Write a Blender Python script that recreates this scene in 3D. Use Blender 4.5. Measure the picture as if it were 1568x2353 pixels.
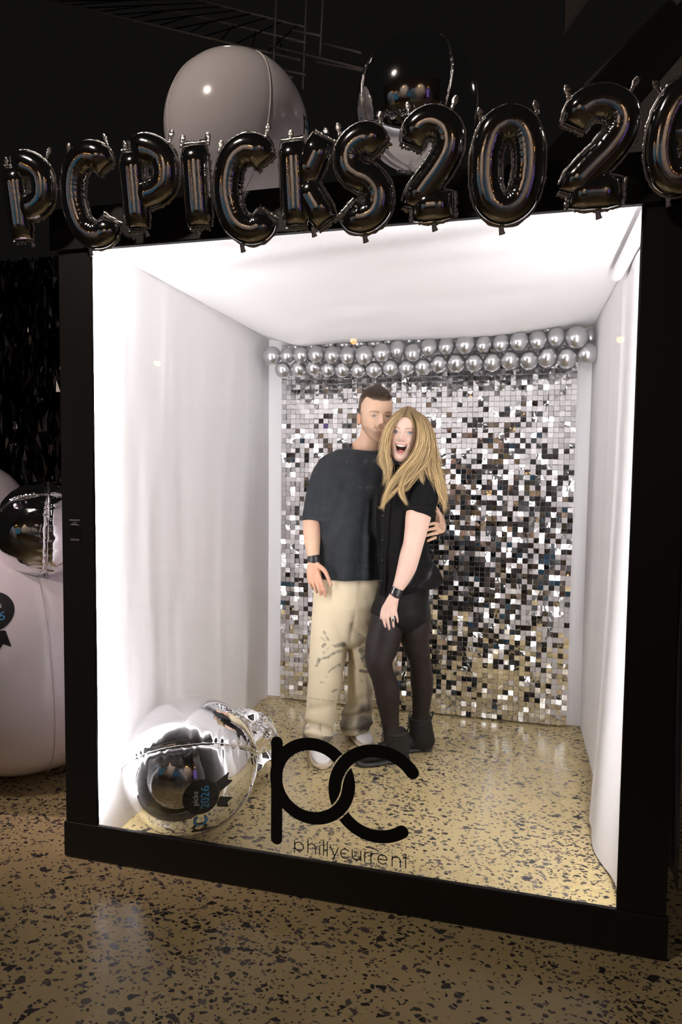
import bpy, bmesh, math, random
import numpy as np
from mathutils import Vector, Matrix
random.seed(7); RS = np.random.RandomState(11)
for o in list(bpy.data.objects): bpy.data.objects.remove(o)
scene = bpy.context.scene; COL = scene.collection

# ------------------------------------------------------------------ camera
CAM = np.array([1.4297, -2.0706, 1.4272]); YAW, PITCH, ROLL, FPX = -0.25057, -0.06038, 0.01086, 1541.87
fw = np.array([math.sin(YAW)*math.cos(PITCH), math.cos(YAW)*math.cos(PITCH), math.sin(PITCH)])
r0 = np.array([math.cos(YAW), -math.sin(YAW), 0.0]); u0 = np.cross(r0, fw)
rt = math.cos(ROLL)*r0 + math.sin(ROLL)*u0; up = -math.sin(ROLL)*r0 + math.cos(ROLL)*u0
cd = bpy.data.cameras.new('camera'); cam = bpy.data.objects.new('camera', cd); COL.objects.link(cam)
cd.sensor_fit = 'VERTICAL'; cd.sensor_height = 36; cd.sensor_width = 24; cd.lens = FPX/2353*36; cd.clip_start = .05
cam.matrix_world = Matrix(((rt[0], up[0], -fw[0], CAM[0]), (rt[1], up[1], -fw[1], CAM[1]), (rt[2], up[2], -fw[2], CAM[2]), (0, 0, 0, 1)))
scene.camera = cam

# ------------------------------------------------------------------ world: the unlit hall, evenly dim
w = bpy.data.worlds.new('hall_ambience'); scene.world = w; w.use_nodes = True
w.node_tree.nodes['Background'].inputs[0].default_value = (1.0, .93, .86, 1); w.node_tree.nodes['Background'].inputs[1].default_value = .0052
# ------------------------------------------------------------------ hall lamp (behind and above the camera) and an added spot
def spot(name, loc, aim, power, color, size=60, blend=.5, radius=.09):
    l = bpy.data.lights.new(name, 'SPOT'); l.energy = power; l.color = color; l.spot_size = math.radians(size); l.spot_blend = blend; l.shadow_soft_size = radius
    o = bpy.data.objects.new(name, l); COL.objects.link(o); o.location = loc
    o.rotation_euler = (Vector(aim)-Vector(loc)).to_track_quat('-Z', 'Y').to_euler(); return o
spot('hall_downlight', (-.9, -2.9, 4.7), (.15, 0, 2.15), 300, (1.0, .84, .72), 68, 1.0, .16)
spot('balloon_fill_spot', (-3.2, -1.4, 4.2), (-.72, .35, 1.15), 520, (1.0, .73, .79), 27, 1.0, .08)  # added spot, brightens the top of the huge white balloon
STRIP = 93.0            # strength of the booth's own LED strips
vs = scene.view_settings; vs.view_transform = 'Standard'; vs.look = 'None'; vs.exposure = 0.0; vs.gamma = 1.0; vs.use_curve_mapping = False

# ------------------------------------------------------------------ helpers
def at(px, py, Y):
    """point of the photograph's frame carried to depth Y (metres behind the booth front)"""
    d = fw*FPX + rt*(px-784) - up*(py-1176.5); return CAM + d*(Y-CAM[1])/d[1]
def mpp(P): return float((np.asarray(P)-CAM) @ fw)/FPX          # metres per pixel there
def wl(o):
    l = Vector((0, 0, 0))
    while o is not None: l = l + o.location; o = o.parent
    return l
def tag(o, label=None, cat=None, group=None, kind=None):
    if label: o['label'] = label
    if cat: o['category'] = cat
    if group: o['group'] = group
    if kind: o['kind'] = kind
    return o
def empty(name, loc, label, cat, group=None):
    o = bpy.data.objects.new(name, None); COL.objects.link(o); o.location = loc; o.empty_display_size = .05
    return tag(o, label, cat, group)
def mk(name, V, F, mat, parent=None, smooth=True, col=None, mi=None, uv=None):
    V = np.asarray(V, dtype=float)
    if parent is None:
        lo, hi = V.min(0), V.max(0); org = np.array([(lo[0]+hi[0])/2, (lo[1]+hi[1])/2, lo[2]])
    else: org = np.array(wl(parent))
    me = bpy.data.meshes.new(name); me.from_pydata((V-org).tolist(), [], [list(map(int, f)) for f in F]); me.update()
    if isinstance(mat, (list, tuple)):
        for m_ in mat: me.materials.append(m_)
    else: me.materials.append(mat)
    if mi is not None: me.polygons.foreach_set('material_index', np.asarray(mi, dtype=np.int32))
    me.polygons.foreach_set('use_smooth', np.full(len(me.polygons), smooth))
    if col is not None:
        a = me.color_attributes.new('Col', 'FLOAT_COLOR', 'POINT'); c = np.ones((len(V), 4), dtype=np.float32); c[:, :3] = col; a.data.foreach_set('color', c.ravel())
    o = bpy.data.objects.new(name, me); COL.objects.link(o)
    if parent is None: o.location = org
    else: o.parent = parent
    return o
class MB:
    def __init__(s): s.V = []; s.F = []; s.n = 0; s.mi = []; s.C = []
    def add(s, V, F, m=0, c=None):
        V = np.asarray(V, float); s.V.append(V); s.F += [[i+s.n for i in f] for f in F]; s.mi += [m]*len(F); s.n += len(V)
        if c is not None: s.C.append(np.broadcast_to(np.asarray(c, float), V.shape).copy())
        return s
    def box(s, a, b, m=0, c=None):
        (x0, y0, z0), (x1, y1, z1) = a, b
        return s.add([(x0,y0,z0),(x1,y0,z0),(x1,y1,z0),(x0,y1,z0),(x0,y0,z1),(x1,y0,z1),(x1,y1,z1),(x0,y1,z1)], BOXF, m, c)
    def done(s): return np.concatenate(s.V), s.F
    def build(s, name, mat, parent=None, smooth=False): return mk(name, np.concatenate(s.V), s.F, mat, parent, smooth, np.concatenate(s.C) if s.C else None, s.mi)
BOXF = [(0,3,2,1),(4,5,6,7),(0,1,5,4),(1,2,6,5),(2,3,7,6),(3,0,4,7)]
def bevbox(name, a, b, mat, parent, r=.004):
    bm = bmesh.new(); bmesh.ops.create_cube(bm, size=1)
    for v in bm.verts: v.co = Vector([a[i]+(b[i]-a[i])*(v.co[i]+.5) for i in range(3)])
    bmesh.ops.bevel(bm, geom=bm.edges[:], offset=r, segments=2, affect='EDGES', profile=.5)
    bm.verts.index_update(); V = [v.co[:] for v in bm.verts]; F = [[v.index for v in f.verts] for f in bm.faces]; bm.free()
    return mk(name, V, F, mat, parent, False)
def cr(P, m):
    """Catmull-Rom resampling of rows of numbers"""
    P = np.asarray(P, float); n = len(P); t = np.linspace(0, n-1, m); i = np.clip(t.astype(int), 0, n-2); f = (t-i)[:, None]
    Q = np.vstack([2*P[0]-P[1], P, 2*P[-1]-P[-2]]); a, b, c, d = Q[i], Q[i+1], Q[i+2], Q[i+3]
    return .5*((2*b)+(-a+c)*f+(2*a-5*b+4*c-d)*f**2+(-a+3*b-3*c+d)*f**3)
def norm(v): return v/np.maximum(np.linalg.norm(v, axis=-1, keepdims=True), 1e-9)
def gridF(m, n, closed=True):
    F = []
    for i in range(m-1):
        for j in range(n if closed else n-1):
            k = (j+1) % n; F.append((i*n+j, i*n+k, (i+1)*n+k, (i+1)*n+j))
    return F
def loft(P, ra, rb, m=40, n=28, ref=None, caps=(True, True), ex=2.0, twist=None):
    """tube through the points P with half widths ra (along ref) and rb (across); rounded ends"""
    ra = np.broadcast_to(np.asarray(ra, float), (len(P),)); rb = np.broadcast_to(np.asarray(rb, float), (len(P),))
    Q = cr(np.column_stack([np.asarray(P, float), ra, rb]), m); C = Q[:, :3]; A = Q[:, 3]; B = Q[:, 4]
    T = norm(np.gradient(C, axis=0)); ref = r0 if ref is None else np.asarray(ref, float)
    a = norm(ref - (T@ref)[:, None]*T); b = np.cross(T, a)
    if caps[0]:
        k = 5; s = np.sin(np.linspace(.12, 1, k+1)[:-1]*math.pi/2); c = np.cos(np.linspace(.12, 1, k+1)[:-1]*math.pi/2)
        C = np.vstack([C[0]-T[0]*(c*min(A[0], B[0]))[:, None], C]); A = np.r_[A[0]*s, A]; B = np.r_[B[0]*s, B]; a = np.vstack([np.repeat(a[:1], k, 0), a]); b = np.vstack([np.repeat(b[:1], k, 0), b])
    if caps[1]:
        k = 5; s = np.sin(np.linspace(1, .12, k+1)[1:]*math.pi/2); c = np.cos(np.linspace(1, .12, k+1)[1:]*math.pi/2)
        C = np.vstack([C, C[-1]+T[-1]*(c*min(A[-1], B[-1]))[:, None]]); A = np.r_[A, A[-1]*s]; B = np.r_[B, B[-1]*s]; a = np.vstack([a, np.repeat(a[-1:], k, 0)]); b = np.vstack([b, np.repeat(b[-1:], k, 0)])
    th = np.arange(n)/n*2*math.pi; ct, st = np.cos(th), np.sin(th)
    ct = np.sign(ct)*np.abs(ct)**(2/ex); st = np.sign(st)*np.abs(st)**(2/ex)
    V = C[:, None]+a[:, None]*(A[:, None]*ct)[:, :, None]+b[:, None]*(B[:, None]*st)[:, :, None]
    M = len(C); F = gridF(M, n); F.append(tuple(range(n))[::-1]); F.append(tuple((M-1)*n+j for j in range(n)))
    return V.reshape(-1, 3), F
def plimb(rows, **k):
    """rows of (px, py, depth, half width in px, depth/width ratio)"""
    P = [at(r[0], r[1], r[2]) for r in rows]; ra = [r[3]*mpp(p) for r, p in zip(rows, P)]; rb = [a*r[4] for a, r in zip(ra, rows)]
    return loft(P, ra, rb, **k)
def _h(i, j, k):
    n = (i*374761393 + j*668265263 + k*2147483647) & 0xffffffff; n = ((n ^ (n >> 13))*1274126177) & 0xffffffff
    return ((n ^ (n >> 16)) & 0xffff)/65535.0
def vn(P, s=1.0, seed=0):
    """smooth value noise, -1..1"""
    P = np.asarray(P, float)*s+seed*17.31; I = np.floor(P).astype(np.int64); f = P-I; f = f*f*(3-2*f); r = 0
    for a in (0, 1):
        for b in (0, 1):
            for c in (0, 1):
                r = r + _h(I[:, 0]+a, I[:, 1]+b, I[:, 2]+c)*(f[:, 0] if a else 1-f[:, 0])*(f[:, 1] if b else 1-f[:, 1])*(f[:, 2] if c else 1-f[:, 2])
    return r*2-1
def vnormals(V, F):
    N = np.zeros_like(V)
    q = np.array([f[:4] if len(f) >= 4 else (f[0], f[1], f[2], f[2]) for f in F]); n = np.cross(V[q[:, 2]]-V[q[:, 0]], V[q[:, 3]]-V[q[:, 1]])
    for k in range(4): np.add.at(N, q[:, k], n)
    return norm(N)
def lap(V, F, it=3, lam=.5, mask=None):
    E = set()
    for f in F:
        for a, b in zip(f, list(f[1:])+[f[0]]): E.add((min(a, b), max(a, b)))
    E = np.array(sorted(E)); V = V.copy(); cnt = np.bincount(E.ravel(), minlength=len(V))[:, None]
    for _ in range(it):
        S = np.zeros_like(V); np.add.at(S, E[:, 0], V[E[:, 1]]); np.add.at(S, E[:, 1], V[E[:, 0]])
        D = lam*(S/np.maximum(cnt, 1)-V); V += D if mask is None else D*mask[:, None]
    return V
def fuse(parts, voxel, it=3, lam=.5, cuts=()):
    """union of closed shapes as one continuous surface, smoothed; cuts = planes (point, normal) whose outer side is removed"""
    mb = MB()
    for V, F in parts: mb.add(V, F)
    V, F = mb.done(); me = bpy.data.meshes.new('tmp'); me.from_pydata(V.tolist(), [], F); me.update()
    bm = bmesh.new(); bm.from_mesh(me); bmesh.ops.recalc_face_normals(bm, faces=bm.faces[:]); bm.to_mesh(me); bm.free()
    o = bpy.data.objects.new('tmp', me); COL.objects.link(o); md = o.modifiers.new('r', 'REMESH'); md.mode = 'VOXEL'; md.voxel_size = voxel; md.adaptivity = 0
    dg = bpy.context.evaluated_depsgraph_get(); dg.update(); m2 = bpy.data.meshes.new_from_object(o.evaluated_get(dg))
    bpy.data.objects.remove(o)
    def out(m2):
        V = np.empty(len(m2.vertices)*3); m2.vertices.foreach_get('co', V); return V.reshape(-1, 3), [tuple(p.vertices) for p in m2.polygons]
    V, F = out(m2); V = lap(V, F, it, lam)
    if cuts:
        m3 = bpy.data.meshes.new('t'); m3.from_pydata(V.tolist(), [], F); bm = bmesh.new(); bm.from_mesh(m3)
        for p, nn, *near in cuts:
            geom = bm.verts[:]+bm.edges[:]+bm.faces[:]
            if near:
                c, rad = Vector(near[0]), near[1]; vs_ = [v for v in bm.verts if (v.co-c).length < rad]; s_ = set(vs_)
                geom = vs_+[e for e in bm.edges if e.verts[0] in s_ and e.verts[1] in s_]+[f for f in bm.faces if all(v in s_ for v in f.verts)]
            bmesh.ops.bisect_plane(bm, geom=geom, plane_co=Vector(p), plane_no=Vector(nn), clear_outer=True)
        bm.to_mesh(m3); bm.free(); V, F = out(m3)
    return V, F
def ico(c, r, sub=3):
    bm = bmesh.new(); bmesh.ops.create_icosphere(bm, subdivisions=sub, radius=1); bm.verts.index_update()
    V = np.array([v.co[:] for v in bm.verts])*np.asarray(r)+np.asarray(c); F = [[v.index for v in f.verts] for f in bm.faces]; bm.free(); return V, F
def mask_mesh(f, x0, x1, z0, z1, nx, nz):
    """flat mesh of the region f(x,z) > 0 (marching squares), returns 2-D points and faces"""
    xs = np.linspace(x0, x1, nx); zs = np.linspace(z0, z1, nz); X, Z = np.meshgrid(xs, zs, indexing='ij'); G = f(X, Z); ids = {}; P = []; F = []
    def pid(k, p):
        if k not in ids: ids[k] = len(P); P.append(p)
        return ids[k]
    ins = G > 0
    for i, j in np.argwhere(ins[:-1, :-1] | ins[1:, :-1] | ins[:-1, 1:] | ins[1:, 1:]):
        q = [(i, j), (i+1, j), (i+1, j+1), (i, j+1)]; poly = []
        for a, b in zip(q, q[1:]+q[:1]):
            if ins[a]: poly.append(pid(a, (xs[a[0]], zs[a[1]])))
            if ins[a] != ins[b]:
                t = G[a]/(G[a]-G[b]); k = (min(a, b), max(a, b), 1); poly.append(pid(k, (xs[a[0]]+t*(xs[b[0]]-xs[a[0]]), zs[a[1]]+t*(zs[b[1]]-zs[a[1]]))))
        if len(poly) >= 3: F.append(poly)
    return np.array(P), F
def seg(X, Z, a, b):
    ax, az = a; bx, bz = b; dx, dz = bx-ax, bz-az; t = np.clip(((X-ax)*dx+(Z-az)*dz)/(dx*dx+dz*dz), 0, 1); return np.hypot(X-ax-t*dx, Z-az-t*dz)
def arc(X, Z, c, R, a0, a1):
    """distance to the arc of radius R from angle a0 to a1 (degrees, counter-clockwise)"""
    an = np.degrees(np.arctan2(Z-c[1], X-c[0])); inside = ((an-a0) % 360) <= ((a1-a0) % 360 or 360)
    d = np.abs(np.hypot(X-c[0], Z-c[1])-R)
    e = np.minimum(*[np.hypot(X-c[0]-R*math.cos(math.radians(q)), Z-c[1]-R*math.sin(math.radians(q))) for q in (a0, a1)])
    return np.where(inside, d, e)
def text_mesh(s, size):
    c = bpy.data.curves.new('t', 'FONT'); c.body = s; c.size = size; c.align_x = 'CENTER'; c.resolution_u = 4
    o = bpy.data.objects.new('t', c); COL.objects.link(o); dg = bpy.context.evaluated_depsgraph_get(); dg.update(); m = bpy.data.meshes.new_from_object(o.evaluated_get(dg))
    bm = bmesh.new(); bm.from_mesh(m); bmesh.ops.triangulate(bm, faces=bm.faces[:]); bmesh.ops.subdivide_edges(bm, edges=[e for e in bm.edges if e.calc_length() > size*.2], cuts=1); bmesh.ops.triangulate(bm, faces=bm.faces[:])
    bm.verts.index_update(); P = np.array([(v.co.x, v.co.y) for v in bm.verts]); F = [[v.index for v in f.verts] for f in bm.faces]; bm.free(); bpy.data.objects.remove(o); return P, F
ORD = ['first', 'second', 'third', 'fourth', 'fifth', 'sixth', 'seventh', 'eighth', 'ninth', 'tenth', 'eleventh', 'twelfth', 'thirteenth', 'fourteenth', 'fifteenth', 'sixteenth', 'seventeenth', 'eighteenth', 'nineteenth', 'twentieth', 'twenty-first', 'twenty-second']

# ------------------------------------------------------------------ materials
def nmat(name):
    m = bpy.data.materials.new(name); m.use_nodes = True; t = m.node_tree; return m, t, t.nodes['Principled BSDF']
def N(t, typ, **k):
    n = t.nodes.new(typ)
    for a, b in k.items():
        if a in ('operation', 'blend_type', 'data_type', 'feature', 'distance', 'attribute_name', 'noise_dimensions', 'wave_type', 'bands_direction', 'use_clamp', 'layer_name'): setattr(n, a, b)
        else: n.inputs[a.replace('_', ' ')].default_value = b
    return n
def bump(t, b, src, strength, dist=.002):
    n = N(t, 'ShaderNodeBump', Strength=strength, Distance=dist); t.links.new(src, n.inputs['Height']); t.links.new(n.outputs[0], b.inputs['Normal']); return n
def plain(name, c, rough=.5, metal=0, spec=.5, noise=0, nscale=60, coat=0, sheen=0, dist=.002):
    m, t, b = nmat(name); b.inputs['Base Color'].default_value = (*c, 1); b.inputs['Roughness'].default_value = rough; b.inputs['Metallic'].default_value = metal
    b.inputs['Specular IOR Level'].default_value = spec; b.inputs['Coat Weight'].default_value = coat; b.inputs['Sheen Weight'].default_value = sheen
    if noise:
        tc = N(t, 'ShaderNodeTexCoord'); n = N(t, 'ShaderNodeTexNoise', Scale=nscale, Detail=4.0); t.links.new(tc.outputs['Object'], n.inputs['Vector']); bump(t, b, n.outputs[0], noise, dist)
    return m
def vcol(name, rough=.6, spec=.3, noise=0, nscale=200, sheen=0, sss=0, dist=.001, aniso=False):
    m, t, b = nmat(name); a = N(t, 'ShaderNodeVertexColor', layer_name='Col'); t.links.new(a.outputs[0], b.inputs['Base Color'])
    b.inputs['Roughness'].default_value = rough; b.inputs['Specular IOR Level'].default_value = spec; b.inputs['Sheen Weight'].default_value = sheen
    if sss: b.inputs['Subsurface Weight'].default_value = sss; b.inputs['Subsurface Radius'].default_value = (1, .35, .2); b.inputs['Subsurface Scale'].default_value = .006
    if noise:
        tc = N(t, 'ShaderNodeTexCoord'); n = N(t, 'ShaderNodeTexNoise', Scale=nscale, Detail=3.0); t.links.new(tc.outputs['Object'], n.inputs['Vector']); bump(t, b, n.outputs[0], noise, dist)
    return m
M = {}
M['black_frame'] = plain('black_powder_coat', (.013, .012, .0115), .42, 0, .35, .15, 300, dist=.0005)
M['black_vinyl'] = plain('black_vinyl', (.010, .010, .010), .6, 0, .2)
M['foil'] = plain('silver_foil', (.86, .86, .87), .055, 1, noise=.10, nscale=26, dist=.004)
M['foil_seam'] = plain('silver_foil_seam', (.88, .88, .89), .16, 1, noise=.5, nscale=140, dist=.003)
M['dark_foil'] = plain('gunmetal_foil', (.78, .77, .77), .07, 1, noise=.12, nscale=30, dist=.004)
M['dark_seam'] = plain('gunmetal_foil_seam', (.82,.81,.81), .15, 1, noise=.6, nscale=150, dist=.003)
M['chrome_latex'] = plain('chrome_latex', (.62, .62, .63), .31, 1, coat=.25)
M['white_balloon'] = plain('white_vinyl_balloon', (.70, .665, .69), .16, 0, .5, .05, 12, coat=.2, dist=.004)
M['white_seam'] = plain('white_seam', (.75, .72, .72), .4)
M['blue_print'] = plain('blue_print', (.03, .23, .42), .45)
M['white_print'] = plain('white_print', (.55, .54, .52), .5)
M['rubber'] = plain('black_rubber', (.016, .016, .017), .5, 0, .4)
M['steel'] = plain('steel', (.7, .69, .67), .2, 1)
M['hall_dark'] = plain('dark_hall_paint', (.02, .019, .018), .8, 0, .2)
M['hall_grey'] = plain('grey_hall_plaster', (.22, .195, .18), .8, 0, .2, .3, 4)
M['truss'] = plain('aluminium_truss', (.52, .48, .45), .5)
M['hall_wall'] = plain('hall_wall_paint', (.30, .27, .25), .7, 0, .3)
def floor_mat():
    m, t, b = nmat('polished_aggregate_concrete'); L = t.links.new; tc = N(t, 'ShaderNodeTexCoord')
    wn = N(t, 'ShaderNodeTexNoise', Scale=9.0, Detail=2.0); L(tc.outputs['Object'], wn.inputs['Vector'])
    base = N(t, 'ShaderNodeTexNoise', Scale=1.3, Detail=5.0, Roughness=.62); L(tc.outputs['Object'], base.inputs['Vector'])
    fine = N(t, 'ShaderNodeTexNoise', Scale=160.0, Detail=3.0); L(tc.outputs['Object'], fine.inputs['Vector'])
    r1 = N(t, 'ShaderNodeValToRGB'); L(base.outputs[0], r1.inputs[0]); e = r1.color_ramp.elements
    e[0].position = .30; e[0].color = (.48, .375, .18, 1); e[1].position = .72; e[1].color = (.66, .53, .285, 1)
    mx = N(t, 'ShaderNodeMixRGB', blend_type='MULTIPLY', Fac=.35); L(r1.outputs[0], mx.inputs[1]); L(fine.outputs[1], mx.inputs[2])
    mult = N(t, 'ShaderNodeMixRGB', blend_type='MULTIPLY', Fac=.0); L(mx.outputs[0], mult.inputs[1]); col = mult.outputs[0]
    def chips(scale, prob, seed, squash, rot, marg, prev):
        mp = N(t, 'ShaderNodeMapping'); mp.inputs['Location'].default_value = (seed, seed*.7, 0); mp.inputs['Scale'].default_value = (1, squash, 0); mp.inputs['Rotation'].default_value = (0, 0, rot)
        ds = N(t, 'ShaderNodeMixRGB', blend_type='ADD', Fac=.35/scale); L(tc.outputs['Object'], ds.inputs[1])
        w2 = N(t, 'ShaderNodeTexNoise', Scale=scale*1.3, Detail=2.0); L(tc.outputs['Object'], w2.inputs['Vector']); L(w2.outputs[1], ds.inputs[2]); L(ds.outputs[0], mp.inputs['Vector'])
        v = N(t, 'ShaderNodeTexVoronoi', Scale=scale, Randomness=1.0); v.voronoi_dimensions = '2D'; L(mp.outputs[0], v.inputs['Vector'])
        ve = N(t, 'ShaderNodeTexVoronoi', Scale=scale, Randomness=1.0); ve.voronoi_dimensions = '2D'; ve.feature = 'DISTANCE_TO_EDGE'; L(mp.outputs[0], ve.inputs['Vector'])
        sp = N(t, 'ShaderNodeSeparateColor'); L(v.outputs['Color'], sp.inputs[0])
        big = N(t, 'ShaderNodeTexNoise', Scale=1.7, Detail=2.0); mp2 = N(t, 'ShaderNodeMapping'); mp2.inputs['Location'].default_value = (seed*3, seed, 0); L(tc.outputs['Object'], mp2.inputs['Vector']); L(mp2.outputs[0], big.inputs['Vector'])
        pr = N(t, 'ShaderNodeMapRange'); pr.inputs['From Min'].default_value = .35; pr.inputs['From Max'].default_value = .65; pr.inputs['To Min'].default_value = prob*.35; pr.inputs['To Max'].default_value = prob*1.6; L(big.outputs[0], pr.inputs[0])
        s1 = N(t, 'ShaderNodeMath', operation='LESS_THAN'); L(sp.outputs[0], s1.inputs[0]); L(pr.outputs[0], s1.inputs[1])
        mg = N(t, 'ShaderNodeMath', operation='MULTIPLY'); L(sp.outputs[2], mg.inputs[0]); mg.inputs[1].default_value = marg
        s2 = N(t, 'ShaderNodeMath', operation='GREATER_THAN'); L(ve.outputs['Distance'], s2.inputs[0]); L(mg.outputs[0], s2.inputs[1])
        lt = N(t, 'ShaderNodeMath', operation='MULTIPLY'); L(s1.outputs[0], lt.inputs[0]); L(s2.outputs[0], lt.inputs[1])
        cc = N(t, 'ShaderNodeValToRGB'); L(sp.outputs[1], cc.inputs[0]); q = cc.color_ramp.elements; q[0].color = (.028, .026, .026, 1); q[1].color = (.13, .112, .098, 1); q[0].position = .25
        mm = N(t, 'ShaderNodeMixRGB'); L(lt.outputs[0], mm.inputs[0]); L(prev, mm.inputs[1]); L(cc.outputs[0], mm.inputs[2]); return mm.outputs[0]
    col = chips(120, .10, 5.7, 1.35, -.6, .20, col); col = chips(68, .135, 9.4, 1.45, 1.9, .24, col); col = chips(49, .11, 3.1, 1.4, .5, .26, col); col = chips(33, .036, 1.9, 1.3, 2.6, .24, col)
    L(col, b.inputs['Base Color']); b.inputs['Roughness'].default_value = .22; b.inputs['Specular IOR Level'].default_value = .26
    rr = N(t, 'ShaderNodeMapRange'); rr.inputs['To Min'].default_value = .18; rr.inputs['To Max'].default_value = .38; L(base.outputs[0], rr.inputs[0]); L(rr.outputs[0], b.inputs['Roughness'])
    bump(t, b, fine.outputs[0], .03, .001); return m
M['floor'] = floor_mat()
def fabric_mat():
    m, t, b = nmat('white_stretch_fabric'); L = t.links.new; b.inputs['Base Color'].default_value = (.93, .91, .92, 1); b.inputs['Roughness'].default_value = .75; b.inputs['Specular IOR Level'].default_value = .2
    tc = N(t, 'ShaderNodeTexCoord'); mp = N(t, 'ShaderNodeMapping'); mp.inputs['Scale'].default_value = (1, 1, .25); n = N(t, 'ShaderNodeTexNoise', Scale=7.0, Detail=5.0, Distortion=.6); L(tc.outputs['Object'], mp.inputs[0]); L(mp.outputs[0], n.inputs['Vector'])
    bp = bump(t, b, n.outputs[0], .12, .02); tr = N(t, 'ShaderNodeBsdfTranslucent'); tr.inputs[0].default_value = (.84, .80, .83, 1); ms = N(t, 'ShaderNodeMixShader'); ms.inputs[0].default_value = .06
    L(b.outputs[0], ms.inputs[1]); L(tr.outputs[0], ms.inputs[2]); L(ms.outputs[0], t.nodes['Material Output'].inputs[0]); return m
M['fabric'] = fabric_mat()
def glass_mat():
    m, t, b = nmat('clear_acrylic'); L = t.links.new; t.nodes.remove(b); fr = N(t, 'ShaderNodeFresnel', IOR=1.35); tr = N(t, 'ShaderNodeBsdfTransparent'); tr.inputs[0].default_value = (.985, .985, .985, 1)
    g = N(t, 'ShaderNodeBsdfGlossy', Roughness=.01); g.inputs[0].default_value = (1, 1, 1, 1); ms = N(t, 'ShaderNodeMixShader'); L(fr.outputs[0], ms.inputs[0]); L(tr.outputs[0], ms.inputs[1]); L(g.outputs[0], ms.inputs[2]); L(ms.outputs[0], t.nodes['Material Output'].inputs[0]); return m
M['glass'] = glass_mat()
def emis(name, c, s):
    m, t, b = nmat(name); b.inputs['Base Color'].default_value = (0, 0, 0, 1); b.inputs['Emission Color'].default_value = (*c, 1); b.inputs['Emission Strength'].default_value = s; return m
M['led'] = emis('led_strip', (1.0, .975, .985), STRIP); M['led_top'] = emis('led_strip_overhead', (1.0, .975, .985), STRIP*.22)
def sequin_mat():
    m, t, b = nmat('mirror_sequin'); L = t.links.new; b.inputs['Base Color'].default_value = (.93, .92, .925, 1); b.inputs['Metallic'].default_value = 1; b.inputs['Roughness'].default_value = .045
    tc = N(t, 'ShaderNodeNewGeometry'); n = N(t, 'ShaderNodeTexNoise', Scale=38.0, Detail=1.0); L(tc.outputs['Position'], n.inputs['Vector']); bump(t, b, n.outputs[0], .13, .0045); return m
M['sequin'] = sequin_mat()
M['clear_grid'] = plain('clear_plastic_grid', (.62, .60, .61), .4)
# ================================================================== the hall
XL, XR, ZC, D = -.042, 1.827, 2.233, 1.872
def grid(fn, nu, nv):
    u, v = np.meshgrid(np.linspace(0, 1, nu), np.linspace(0, 1, nv), indexing='ij'); return fn(u.ravel(), v.ravel()), gridF(nu, nv, False)
tag(MB().box((-9, -9, -.1), (11, 9, 0)).build('floor', M['floor']), 'polished sand-coloured concrete floor with dark stone chips', kind='structure')
# grey plaster bulkhead at the right with a sloping black steel brace in front of it
def prism(pts, Y, th):
    P = [at(x, y, Y) for x, y in pts]; n = len(P); V = P+[p+np.array([0, th, 0]) for p in P]
    return V, [tuple(range(n)), tuple(range(2*n-1, n-1, -1))]+[(i, i+n, (i+1) % n+n, (i+1) % n) for i in range(n)]
tag(mk('wall_right', *prism([(1345, 190), (1600, -60), (1900, -60), (1900, 420), (1290, 420), (1270, 360)], 4.6, .2), M['hall_grey'], None, False), 'dim grey plaster bulkhead at upper right', kind='structure')
tag(mk('trim_1', *prism([(1590, -25), (1640, 30), (1370, 345), (1260, 420), (1190, 420)], 4.3, .15), M['hall_dark'], None, False), 'sloping black steel brace crossing the grey bulkhead', kind='structure')
tag(mk('trim_2', *prism([(1300, -40), (1370, -40), (1298, 62)], 4.5, .12), M['hall_grey'], None, False), 'dim grey bulkhead corner at the top', kind='structure')
l = bpy.data.lights.new('bulkhead_fill_light', 'POINT'); l.energy = 26; l.color = (1, .86, .75); l.shadow_soft_size = .1; lo = bpy.data.objects.new('bulkhead_fill_light', l); COL.objects.link(lo); lo.location = (3.6, 2.3, 4.3)  # unseen fill lamp added to lift the grey bulkhead
tag(MB().box((-9, -8.2, 0), (11, -8.0, 5.5)).build('wall_front', M['hall_wall']), 'hall wall behind the photographer', kind='structure')
def point(name, loc, e, c, r=.05):
    l = bpy.data.lights.new(name, 'POINT'); l.energy = e; l.color = c; l.shadow_soft_size = r; o = bpy.data.objects.new(name, l); COL.objects.link(o); o.location = loc
for x, z, e, c in ((-3.4, 1.2, 120, (1, .68, .46)), (-.9, 2.6, 130, (1, .82, .68)), (1.6, 1.0, 50, (.6, .78, 1)), (3.3, 2.4, 120, (1, .76, .58)), (5.4, .8, 30, (.7, .62, 1)), (-5.4, 2.0, 70, (.6, .78, 1))): spot('wall_wash_fill', (x, -6.3, 3.4), (x, -8.0, z), e, c, 75, .7, .05)  # added spots washing the rear wall so the foil mirrors brighter tones
point('truss_fill_light', (-.3, 1.6, 4.6), .9, (1, .85, .72))  # added fill lamp that makes the truss bars show lighter
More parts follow.
